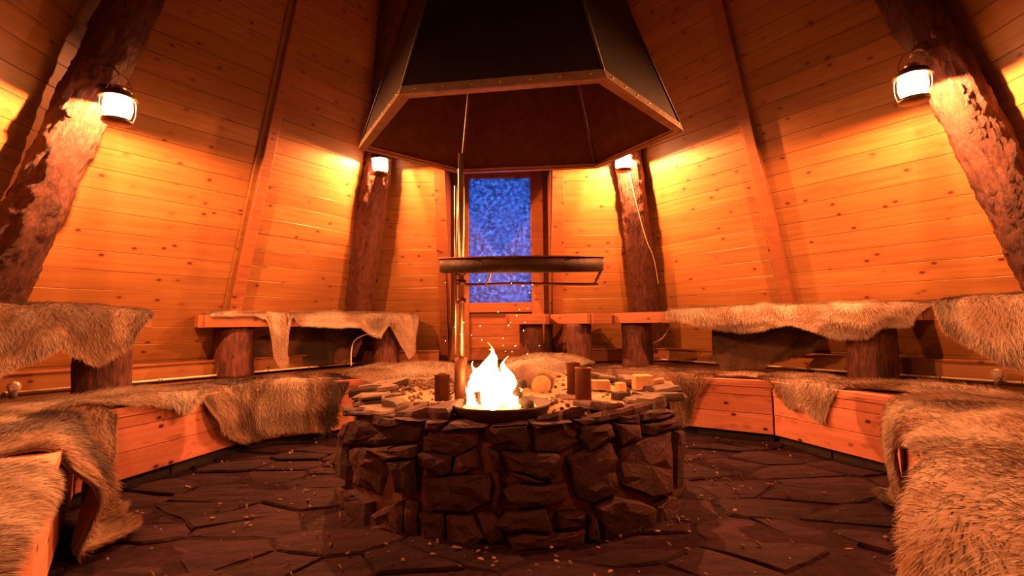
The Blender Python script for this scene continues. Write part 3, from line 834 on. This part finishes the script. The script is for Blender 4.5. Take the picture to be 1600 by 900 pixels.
# ------------------------------------------------------------------ grill pan on its post
gp = empty('grill_stand', (-.235, 2.35, .44), 'upright steel post with a round pan swung over the fire', 'grill')
link('post', tube_mesh([(-.235, 2.35, .44), (-.232, 2.35, 1.60)], .014, 14), CHROME, gp, Matrix.Identity(4))
link('rod', tube_mesh([(-.262, 2.352, .66), (-.258, 2.352, 1.45)], .006, 8), CHROME, gp, Matrix.Identity(4))
link('sleeve', lathe_mesh([(0, 0), (.030, 0), (.030, .205), (.024, .212), (0, .212)], 16), RUST, gp, T(-.236, 2.35, .44))
for z_ in (.90, .985, 1.03): link('collar', lathe_mesh([(.014, 0), (.022, 0), (.022, .022), (.014, .022)], 14), RUST, gp, T(-.234, 2.35, z_))
pr = .385; rim = []
prof = [(0, .0), (pr - .012, 0), (pr, .006), (pr, .064), (pr - .006, .064), (pr - .006, .012), (0, .008)]
tilt = Matrix.Rotation(R(-6.3), 4, 'X')
pan = link('pan', lathe_mesh(prof, 56), IRON, gp, T(.045, 2.42, 1.047) @ tilt.inverted() @ Matrix.Identity(4))
link('pan_rim', lathe_mesh([(pr - .008, .062), (pr + .004, .062), (pr + .004, .069), (pr - .008, .069), (pr - .008, .062)], 56), RUST, pan)
wz = .985
link('support_wire', tube_mesh(spline([(-.235, 2.36, 1.06), (-.232, 2.355, wz + .02), (-.20, 2.35, wz), (.0, 2.34, wz + .002), (.36, 2.34, wz - .004), (.385, 2.34, wz + .01), (.42, 2.36, 1.06)], 5), .0065, 8), RUST, gp, Matrix.Identity(4))
link('cross_wire', tube_mesh(spline([(-.12, 2.34, wz + .002), (-.10, 2.31, wz + .03), (-.085, 2.27, 1.055), (-.05, 2.2, 1.062)], 5), .0055, 8), CHROME, gp, Matrix.Identity(4))

# ------------------------------------------------------------------ smoke hood
HC = Vector((.03, 2.66, 0)); HR = .86; HB = 1.785; HA = 4.14; HT = 3.55
hood = empty('smoke_hood', (HC.x, HC.y, HB), 'large black six sided sheet steel smoke hood hanging over the fire', 'hood')
ang = [R(-6 + 60 * k) for k in range(6)]
apx = Vector((HC.x - .05, HC.y, HA))
HV = [Vector(q) for q in ((.89, 2.58), (.55, 3.20), (-.33, 3.29), (-.845, 2.80), (-.47, 2.13), (.385, 2.00))]
def hp(k, h, inset=0):
    k %= 6; q = HV[k] - Vector((HC.x, HC.y)); q = q * (1 - inset / q.length); p = Vector((HC.x + q.x, HC.y + q.y, HB))
    return p.lerp(apx, (h - HB) / (HA - HB))
for k in range(6):
    a, b, c, d = hp(k, HB + .03), hp(k + 1, HB + .03), hp(k + 1, HT), hp(k, HT)
    nrm = (b - a).cross(d - a).normalized(); 
    if nrm.dot(a - Vector((HC.x, HC.y, a.z))) < 0: nrm = -nrm
    t_ = nrm * .004
    v = [a, b, c, d, a - t_, b - t_, c - t_, d - t_]
    me = mesh(v, [(0, 1, 2, 3), (7, 6, 5, 4), (0, 4, 5, 1), (1, 5, 6, 2), (2, 6, 7, 3), (3, 7, 4, 0)])
    me.materials.append(BLACKSTEEL); me.materials.append(SOOT)
    me.polygons[1].material_index = 1
    link('hood_panel', me, None, hood, Matrix.Identity(4))
    # bottom edge: outer band + inward lip
    a0, b0 = hp(k, HB), hp(k + 1, HB); a1, b1 = hp(k, HB + .042), hp(k + 1, HB + .042)
    o1 = nrm * .006
    ins = .045
    ia, ib = hp(k, HB, ins), hp(k + 1, HB, ins)
    v = [a0 + o1, b0 + o1, b1 + o1, a1 + o1, a0, b0, b1, a1, ia, ib, ia + Vector((0, 0, .006)), ib + Vector((0, 0, .006))]
    f = [(0, 1, 2, 3), (7, 6, 5, 4), (3, 2, 6, 7), (0, 3, 7, 4), (1, 5, 6, 2), (1, 0, 8, 9), (8, 10, 11, 9), (4, 5, 11, 10)]
    bmat = RIMSTEEL
    band = link('edge_band', mesh(v, f), bmat, hood, Matrix.Identity(4))
    L = (b0 - a0).length
    for q in range(7):
        p = a0.lerp(b0, (q + .5) / 7) + (a1 - a0) * .5 + nrm * .007
        link('rivet', lathe_mesh([(.006, 0), (.005, .003), (.002, .0045), (0, .005)], 8), RIMSTEEL, band, frame(p, (b0 - a0), nrm))
    # corner seam
    link('seam_strip', tube_mesh([hp(k, HB + .04) + (hp(k, HB) - Vector((HC.x, HC.y, HB))).normalized() * .002, hp(k, HT)], .008, 6), BLACKSTEEL, hood, Matrix.Identity(4))
    i0, i1 = hp(k, HB + .03, .02), hp(k, HT, .02)
    link('inner_seam', tube_mesh([i0, i1], .010, 6), SOOT, hood, Matrix.Identity(4))
link('flue_pipe', lathe_mesh([(.215, 0), (.17, .08), (.17, 1.6), (.16, 1.6), (.16, .08), (.2, 0)], 24), BLACKSTEEL, hood, T(apx.x, apx.y, HT - .02))

# ------------------------------------------------------------------ lanterns
def lantern(p, label, power, s=1.0, hookdir=(0, 1, 0), tilt=0):
    e = empty('lantern', p, label, 'lantern', 'glowing lanterns on the log poles')
    e.rotation_euler = (0, tilt, 0)
    mm = Matrix.Diagonal((s, s, s, 1))
    def P(name, me, mat):
        o = link(name, me, mat, e); o.matrix_basis = mm.copy(); return o
    P('base', lathe_mesh([(0, -.092), (.070, -.092), (.074, -.086), (.074, -.074), (.060, -.068), (.050, -.064), (0, -.064)], 24), BALLAST)
    P('globe', lathe_mesh([(.050, -.064), (.062, -.045), (.070, -.01), (.070, .02), (.060, .05), (.050, .064)], 24), GLOW)
    P('cap', lathe_mesh([(.030, .062), (.055, .061), (.092, .045), (.094, .048), (.072, .082), (.034, .096), (.030, .108), (.036, .112), (.030, .120), (0, .124)], 24), BALLAST)
    for k in range(4):
        a = math.pi / 4 + math.pi / 2 * k; c, s_ = math.cos(a), math.sin(a)
        P('guard_wire', tube_mesh(spline([(.070 * c, .070 * s_, -.075), (.082 * c, .082 * s_, -.03), (.084 * c, .084 * s_, .03), (.074 * c, .074 * s_, .068)], 4), .0022, 6), BALLAST)
    P('bail', tube_mesh([(.078 * math.cos(t), 0, .06 + .13 * math.sin(t)) for t in [math.pi * k / 14 for k in range(15)]], .0022, 6), BALLAST)
    l = bpy.data.lights.new('lantern_light', 'POINT'); l.color = LAMP_COLOR; l.energy = power; l.shadow_soft_size = .012
    lo = bpy.data.objects.new('lantern_light', l); COL.objects.link(lo); lo.parent = e; lo.location = (0, 0, .050)
    return e
def hookup(p, key, name_label):
    """short bracket wire from the pole to the lantern"""
    e, b, d = poles[key]; t = (p[2] + .2 - b.z) / d.z; q = b + d * t
    v = tube_mesh(spline([q, q.lerp(Vector((p[0], p[1], p[2] + .22)), .6) + Vector((0, 0, .05)), (p[0], p[1], p[2] + .19)], 6), .004, 6)
    return v
LPOS = {'L': (-2.215, 2.81, 2.045), 'R': (2.215, 2.73, 2.085), 'l': (-1.23, 4.73, 2.31), 'r': (1.055, 4.70, 2.31), 'bl': (-1.40, .72, 1.95), 'br': (1.40, .72, 1.95)}
LL = {'L': 'biggest glowing lantern at the upper left on the thick left pole', 'R': 'glowing lantern at the upper right on the thick right pole',
      'l': 'small glowing lantern under the left end of the hood', 'r': 'small glowing lantern half hidden by the right end of the hood',
      'bl': 'glowing lantern behind the camera on the left pole', 'br': 'glowing lantern behind the camera on the right pole'}
for k, p in LPOS.items():
    e = lantern(p, LL[k], LAMP_POWER * {'L': 1.0, 'R': 1.0, 'l': 1.35, 'r': 1.35}.get(k, .18), 1.0)
    link('hanging_hook', hookup(p, k, ''), BALLAST, e, Matrix.Identity(4))
# cables
def cable(pts, r, mat, label, name='cable'):
    return loose(name, tube_mesh(spline(pts, 8), r, 6), mat, Matrix.Identity(4), label, 'cable')
e, b, d = poles['r']
def onpole(key, h, off):
    e, b, d = poles[key]; q = b + d * ((h - b.z) / d.z); return q + Vector(off)
cable([onpole('r', 2.30, (-.03, -.165, 0)), onpole('r', 2.1, (-.02, -.168, 0)), onpole('r', 1.8, (.02, -.172, 0)), onpole('r', 1.6, (.06, -.165, 0)), onpole('r', 1.45, (.12, -.12, 0)), onpole('r', 1.2, (.15, -.08, 0))], .004, WIREM, 'thin pale cable running down the pole right of the window')
cable([(2.215, 2.73, 2.25), (2.28, 2.77, 2.31), (2.38, 2.80, 2.31), (2.47, 2.80, 2.20), (2.58, 2.80, 2.02)], .006, WIREM, 'pale cable arching from the upper right lantern to its pole')
cable([(1.50, 4.80, .92), (1.49, 4.82, .80), (1.42, 4.86, .66), (1.33, 4.9, .60), (1.30, 4.9, .50), (1.28, 4.9, .42)], .007, WIREM, 'pair of pale cables bending down under the long right bench')
cable([(-1.32, 4.95, .72), (-1.42, 4.95, .715), (-1.52, 4.95, .66), (-1.55, 4.95, .56), (-1.55, 4.95, .42)], .006, WIREM, 'pale bent cable end beside the stump left of the window')
# little glass spotlights on the conduit
for p, lb in (((-3.02, 3.13, .44), 'small clear glass wall bulb at the far left behind the hides'), ((2.98, 3.18, .45), 'small clear glass wall bulb at the far right behind the hides')):
    e = empty('glass_bulb', p, lb, 'bulb')
    GL = bpy.data.materials.get('clear_glass')
    if not GL:
        GL, gn, gb_ = newmat('clear_glass'); gb_.inputs['Transmission Weight'].default_value = .8; gb_.inputs['Roughness'].default_value = .1; gb_.inputs['Base Color'].default_value = (.9, .85, .8, 1)
    link('glass', lathe_mesh([(0, .05), (.025, .042), (.036, .02), (.03, -.005), (.018, -.025)], 14), GL, e)
    link('socket', lathe_mesh([(.019, -.022), (.021, -.05), (0, -.05)], 12), RIMSTEEL, e)

# ------------------------------------------------------------------ hides
class Path:
    def __init__(s, pts, h):
        s.h = h; s.p = [Vector((*q, 0)) for q in pts]; s.acc = [0]
        for i in range(len(pts) - 1): s.acc.append(s.acc[-1] + (s.p[i + 1] - s.p[i]).length)
    def raw(s, u):
        i = 0
        while i < len(s.p) - 2 and u > s.acc[i + 1]: i += 1
        d = (s.p[i + 1] - s.p[i]).normalized(); return s.p[i] + d * (u - s.acc[i]), Vector((d.y, -d.x, 0))
    def at(s, u):
        P = Vector(); Nn = Vector()
        for k in range(-3, 4):
            a, b = s.raw(u + k * .02); Nn += b
        P, _ = s.raw(u); return P, Nn.normalized()
LOWP = Path(PTH, TOPH); ULP = Path([(-2.4, 4.0), (-1.0, 5.3)], .90); ULNP = Path([(-2.55, 1.5), (-2.28, 3.25)], .90)
URP = Path([(.84, 4.97), (2.64, 3.3)], .90); URNP = Path([(2.47, 2.9), (2.55, 1.5)], .90)
ULB = Path([(-.72, 5.02 + .02), (-2.12, 3.7 + .02)][::-1], .80)
def interp(pts, u):
    if u <= pts[0][0]: return pts[0][1]
    for a, b in zip(pts, pts[1:]):
        if u <= b[0]:
            t = (u - a[0]) / max(1e-6, b[0] - a[0])
            return a[1] + (b[1] - a[1]) * t
    return pts[-1][1]
CREAM = (.84, .66, .52); TAN = (.60, .39, .27); BROWN = (.24, .125, .075); DARK = (.085, .042, .028); GREY = (.40, .31, .25); WHITE = (.95, .84, .70); RED = (.46, .22, .11)
def hide(label, path, front, depth, pal, seed, hair=.035, dens=22000, puff=.03, bulge=.02, back=None, flow=1.0, side=1, lift=0.0, wid=.0032, dome=0.0):
    """front: (u, s) lower outline, s>0 hangs that far below the edge, s<0 stays that far behind it"""
    u0, u1 = front[0][0], front[-1][0]
    nu = max(10, int((u1 - u0) / .022)); ns = 30
    rnd = np.random.RandomState(seed)
    def nz(x, y, z): return noise.noise(Vector((x, y, z)))
    V = np.zeros(((nu + 1), (ns + 1), 3)); 
    for i in range(nu + 1):
        t = i / nu; u = u0 + (u1 - u0) * t
        e = min(t, 1 - t) * 2; taper = min(1, (e * 4.0)) ** .5
        sb = -(interp(back, u) if back else depth) * (.55 + .45 * taper) * (1 + .22 * nz(u * 3.1, seed, 0)) 
        sf = interp(front, u) + .012 * nz(u * 9, seed, 4)
        if sf < sb + .05: sf = sb + .05
        P, n = path.at(u); n = n * side
        for j in range(ns + 1):
            s = sb + (sf - sb) * j / ns
            rad = .035
            thick = .012 + puff * .5 * (1 + nz(u * 5, s * 5, seed)) * min(1, 4 * min(t, 1 - t) + .25) * min(1, (j / ns) * 5 + .3) * min(1, (1 - j / ns) * 4 + .3) + lift + dome * math.sin(math.pi * t) ** .6 * min(1, (j / ns) * 3) * min(1, (1 - j / ns) * 2.2)
            if s < -rad:
                p = P + n * s; z = path.h + thick + .010 * nz(u * 7, s * 7, seed + 1)
            elif s < rad:
                a = (s + rad) / (2 * rad) * math.pi / 2
                p = P + n * (-rad + (rad + thick) * math.sin(a)); z = path.h - rad + (rad + thick) * math.cos(a)
            else:
                hd = s - rad
                fold = bulge * (.6 + nz(u * 6.5, seed * 3.1, hd * 1.5) * 1.4) * min(1, hd / .12)
                p = P + n * (thick + max(-.004, fold)); z = path.h - rad - hd
                zmin = .045
                if z < zmin: p = p + n * (zmin - z) * .9; z = zmin + .008
            du = .012 * nz(s * 6, u * 3, seed + 7)
            V[i, j] = (p.x + du, p.y + du * .5, z)
    # normals from the grid
    gu = np.gradient(V, axis=0); gs = np.gradient(V, axis=1)
    Nn = np.cross(gu, gs); Nn /= (np.linalg.norm(Nn, axis=2, keepdims=True) + 1e-9)
    mj, mi = int(ns * .3), nu // 2
    _p0, n_ = path.at((u0 + u1) / 2); ref = np.array(n_ * side + Vector((0, 0, 1)))
    if (Nn[mi] @ ref).mean() < 0: Nn = -Nn
    gs_n = gs / (np.linalg.norm(gs, axis=2, keepdims=True) + 1e-9); gu_n = gu / (np.linalg.norm(gu, axis=2, keepdims=True) + 1e-9)
    # colour field
    C = np.zeros((nu + 1, ns + 1, 3)); pal_ = [np.array(c) for c in pal]
    for i in range(nu + 1):
        for j in range(ns + 1):
            x, y = i / nu * (u1 - u0), j / ns
            a = nz(x * 2.6 + seed, y * 2.2, seed * 1.7) * 1.4 + .5 + .25 * nz(x * 9, y * 8, seed)
            a = max(0, min(.999, a)) * (len(pal_) - 1); k = int(a); C[i, j] = pal_[k] * (1 - (a - k)) + pal_[k + 1] * (a - k)
    base = V.reshape(-1, 3); under = (V - Nn * .010).reshape(-1, 3)
    nb = base.shape[0]; idx = lambda i, j: i * (ns + 1) + j
    F = []
    for i in range(nu):
        for j in range(ns):
            q = (idx(i, j), idx(i + 1, j), idx(i + 1, j + 1), idx(i, j + 1)); F.append(q); F.append(tuple(nb + k for k in q[::-1]))
    bd = [idx(i, 0) for i in range(nu + 1)] + [idx(nu, j) for j in range(1, ns + 1)] + [idx(i, ns) for i in range(nu - 1, -1, -1)] + [idx(0, j) for j in range(ns - 1, 0, -1)]
    for k in range(len(bd)):
        a, b = bd[k], bd[(k + 1) % len(bd)]; F.append((a, b, nb + b, nb + a))
    # hair
    area = (u1 - u0) * (np.mean([p[1] for p in front]) + depth)
    nh = int(dens * max(.1, area)); nh = min(nh, 42000)
    fi = rnd.rand(nh) * nu; fj = rnd.rand(nh) * ns
    ne = nh // 7                                   # extra tufts along the rims
    fj[:ne] = ns - rnd.rand(ne) ** 2 * 1.5; fj[ne:ne + ne // 3] = rnd.rand(ne // 3) ** 2 * 1.5
    i0 = np.minimum(fi.astype(int), nu - 1); j0 = np.minimum(fj.astype(int), ns - 1); a = (fi - i0)[:, None]; b = (fj - j0)[:, None]
    def bil(G): return G[i0, j0] * (1 - a) * (1 - b) + G[i0 + 1, j0] * a * (1 - b) + G[i0, j0 + 1] * (1 - a) * b + G[i0 + 1, j0 + 1] * a * b
    P0 = bil(V) ; NN = bil(Nn); SS = bil(gs_n); UU = bil(gu_n); CC = bil(C)
    ph = np.array([nz(x * 4.5, y * 4.5, z * 4.5 + seed) for x, y, z in P0[:, :]]) * 1.5
    L = hair * (.55 + .75 * rnd.rand(nh)) * (1 + .5 * ph * .4)
    dirn = NN * (.30 + .25 * rnd.rand(nh))[:, None] + SS * (np.cos(ph) * flow)[:, None] * .8 + UU * (np.sin(ph) + .25)[:, None] * .7 + rnd.normal(0, .11, (nh, 3))
    dirn /= np.linalg.norm(dirn, axis=1, keepdims=True)
    tip = dirn * .9 + SS * .25 + np.array([0, 0, -.35]) * (rnd.rand(nh) * .8)[:, None]
    tip /= np.linalg.norm(tip, axis=1, keepdims=True)
    sidev = np.cross(dirn, NN + rnd.normal(0, .25, (nh, 3))); sidev /= (np.linalg.norm(sidev, axis=1, keepdims=True) + 1e-9)
    wv = sidev * (wid * (.5 + .5 * rnd.rand(nh)))[:, None] * .5
    P0 = P0 - NN * .004
    P1 = P0 + dirn * L[:, None] * .55; P2 = P1 + tip * L[:, None] * .5
    HV = np.stack([P0 - wv, P0 + wv, P1 - wv * .8, P1 + wv * .8, P2], axis=1).reshape(-1, 3)
    hb = 2 * nb + np.arange(nh) * 5
    tri = np.stack([hb, hb + 1, hb + 3, hb, hb + 3, hb + 2, hb + 2, hb + 3, hb + 4], axis=1).reshape(-1, 3)
    VV = np.concatenate([base, under, HV]); 
    nq = len(F); Fq = np.array(F, dtype=np.int32)
    me = bpy.data.meshes.new('hide')
    me.vertices.add(len(VV)); me.vertices.foreach_set('co', VV.astype(np.float32).ravel())
    loops = np.concatenate([Fq.ravel(), tri.astype(np.int32).ravel()])
    me.loops.add(len(loops)); me.loops.foreach_set('vertex_index', loops.astype(np.int32))
    ls = np.concatenate([np.arange(nq) * 4, nq * 4 + np.arange(len(tri)) * 3]).astype(np.int32)
    me.polygons.add(nq + len(tri)); me.polygons.foreach_set('loop_start', ls)
    me.update(calc_edges=True)
    sm = np.zeros(nq + len(tri), dtype=bool); sm[:nq] = True; me.polygons.foreach_set('use_smooth', sm)
    ca = me.color_attributes.new('Col', 'FLOAT_COLOR', 'POINT')
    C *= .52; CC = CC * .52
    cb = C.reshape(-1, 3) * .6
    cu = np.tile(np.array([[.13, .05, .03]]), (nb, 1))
    shade = (.84 + .32 * rnd.rand(nh))[:, None]
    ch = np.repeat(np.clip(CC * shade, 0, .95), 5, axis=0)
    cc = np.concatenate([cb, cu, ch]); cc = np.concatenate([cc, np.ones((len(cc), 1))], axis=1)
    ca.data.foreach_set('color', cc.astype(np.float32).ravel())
    me.validate()
    # origin at the middle of the hide
    ctr = base.mean(axis=0); me.transform(Matrix.Translation(-Vector(ctr)))
    o = link('reindeer_hide', me, FUR, None, T(*ctr))
    return tag(o, label, 'hide', 'reindeer hides on the benches')
# lower ring, from the near left round to the near right
hide('tawny hide closest to the camera at the left edge on the near bench', LOWP, [(-.25, .0), (.0, .0), (.2, .02), (.4, .03), (.5, .01), (.56, -.05)], .55, [TAN, CREAM, BROWN, TAN], 1, .040, 60000, .05, .02, dome=.04, wid=.003)
hide('hide with long legs hanging to the floor at the left bench corner', LOWP, [(.78, .0), (.88, .30), (.98, .50), (1.2, .52), (1.38, .44), (1.46, .27), (1.60, .24), (1.72, .22), (1.80, .02)], .62, [DARK, BROWN, TAN, RED, TAN], 2, .036, 46000, .05, .07, wid=.0028)
hide('long pale hide lying along the top of the left bench', LOWP, [(1.25, -.16), (1.5, -.10), (1.75, -.02), (1.9, .0), (2.08, .02), (2.16, .07), (2.22, .03), (2.34, -.02)], .42, [CREAM, WHITE, TAN, CREAM], 3, .042, 26000, .035, .02, lift=.012)
hide('dark brown hide hanging down the front of the far left bench', LOWP, [(2.27, -.03), (2.33, .10), (2.41, .22), (2.58, .32), (2.74, .30), (2.9, .28), (3.04, .30), (3.14, .32), (3.21, .27), (3.24, .14), (3.32, .0)], .42, [DARK, BROWN, TAN, BROWN, CREAM], 4, .038, 26000, .03, .045)
hide('cream hide spread on the bench left of the fire', LOWP, [(3.29, -.04), (3.43, .01), (3.58, .05), (3.78, .07), (3.94, .03), (4.17, .01), (4.3, -.02)], .40, [CREAM, WHITE, CREAM, TAN], 5, .036, 34000, .05, .02, dome=.04)
hide('cream hide on the back bench right behind the fire', LOWP, [(4.56, .05), (4.7, .09), (4.9, .11), (5.03, .10), (5.14, .0), (5.2, -.06)], .42, [CREAM, WHITE, CREAM], 6, .036, 36000, .055, .02, lift=.03, dome=.05)
hide('brown hide with a leg dangling right of the hearth', LOWP, [(5.16, -.03), (5.34, .04), (5.5, .08), (5.7, .12), (5.85, .14), (5.93, .24), (5.96, .32), (6.05, .33), (6.10, .23), (6.12, .12), (6.17, .05), (6.24, -.03)], .42, [BROWN, TAN, BROWN, RED, TAN], 7, .030, 26000, .03, .03)
hide('small cream hide scrap on the far right bench', LOWP, [(6.20, -.07), (6.30, -.03), (6.42, -.03), (6.54, -.06)], .30, [CREAM, TAN, CREAM], 8, .030, 26000, .03, .02)
hide('tan hide with a short flap over the right bench front', LOWP, [(6.50, -.05), (6.60, .02), (6.66, .08), (6.76, .13), (6.87, .13), (6.93, .18), (6.985, .18), (7.02, .08), (7.07, -.0), (7.16, -.05)], .42, [TAN, CREAM, TAN, GREY, RED], 9, .032, 26000, .03, .03)
hide('long pale hide lying along the top of the right bench', LOWP, [(7.12, -.05), (7.3, -.06), (7.5, -.10), (7.7, -.12), (8.0, -.16)], .48, [CREAM, WHITE, TAN, CREAM], 10, .042, 26000, .035, .02, lift=.012)
hide('big tawny hide hanging off the near right bench corner', LOWP, [(7.46, .0), (7.54, .10), (7.62, .20), (7.70, .40), (7.78, .45), (7.92, .44), (8.0, .30), (8.08, .08), (8.3, .03), (8.70, .0)], .66, [RED, TAN, CREAM, BROWN, TAN], 11, .030, 60000, .04, .03, dome=.03, wid=.0028)
hide('shaggy orange tan hide nearest the camera at the right edge', LOWP, [(8.78, .0), (8.86, .08), (8.96, .14), (9.06, .16), (9.14, .36), (9.3, .46), (9.75, .46)], .55, [TAN, RED, CREAM, TAN], 12, .034, 90000, .05, .02, dome=.06, wid=.003)
# upper benches
hide('grey brown hide covering the upper bench at the left edge', ULNP, [(.0, .30), (.45, .34), (.80, .32), (.95, .28), (1.06, .23), (1.18, .19), (1.30, .24), (1.38, .29), (1.50, .24), (1.62, .17), (1.68, .06), (1.76, .0)], .40, [GREY, BROWN, TAN, GREY, CREAM], 13, .034, 26000, .03, .03)
hide('cream hide with one leg hanging off the left upper bench', ULP, [(.04, .0), (.2, -.005), (.37, .0), (.47, .03), (.495, .30), (.54, .42), (.60, .44), (.625, .30), (.64, .03), (.68, .0)], .36, [CREAM, TAN, WHITE, GREY], 14, .032, 60000, .022, .02)
hide('curled cream hide trailing off the right end of the left upper bench', ULP, [(.66, -.0), (.74, .07), (.91, .08), (1.28, .09), (1.41, .17), (1.50, .19), (1.60, .08), (1.70, .22), (1.80, .42), (1.87, .36), (1.90, .16), (1.94, .0)], .36, [WHITE, TAN, CREAM, GREY], 15, .034, 60000, .028, .025)
hide('cream hide spread along the long right upper bench', URP, [(.70, .04), (.95, .10), (1.15, .14), (1.28, .16), (1.47, .16), (1.66, .11), (1.83, .16), (1.99, .21), (2.16, .20), (2.22, .14), (2.31, .13), (2.38, .12), (2.44, .03), (2.52, -.02)], .38, [WHITE, TAN, CREAM, BROWN, GREY], 16, .034, 42000, .03, .035)
hide('pale brown hide on the upper bench at the right edge', URNP, [(-.10, -.02), (-.03, .08), (.0, .15), (.08, .20), (.2, .25), (.3, .32), (.6, .34), (1.2, .34)], .42, [TAN, CREAM, GREY, BROWN], 17, .034, 26000, .03, .03)
# two hides hanging off the back edges, behind the stumps
ULBK = Path([(-2.40 - .27, 4.0 + .29), (-1.0 - .27, 5.3 + .29)], .86)
hide('dark hide hanging down behind the left upper bench', ULBK, [(.30, .30), (.5, .42), (.75, .44), (1.0, .44), (1.2, .43), (1.42, .36), (1.5, .2)], .05, [DARK, BROWN, RED, BROWN], 18, .022, 22000, .012, .03, side=1)
URBK = Path([(.84 + .20, 4.97 + .22), (2.64 + .20, 3.3 + .22)], .86)
hide('dark hide hanging down behind the long right upper bench', URBK, [(.98, .34), (1.05, .46), (1.25, .44), (1.4, .42), (1.6, .34), (1.75, .30), (1.88, .15)], .05, [BROWN, DARK, BROWN, DARK], 19, .026, 24000, .012, .03, side=1)
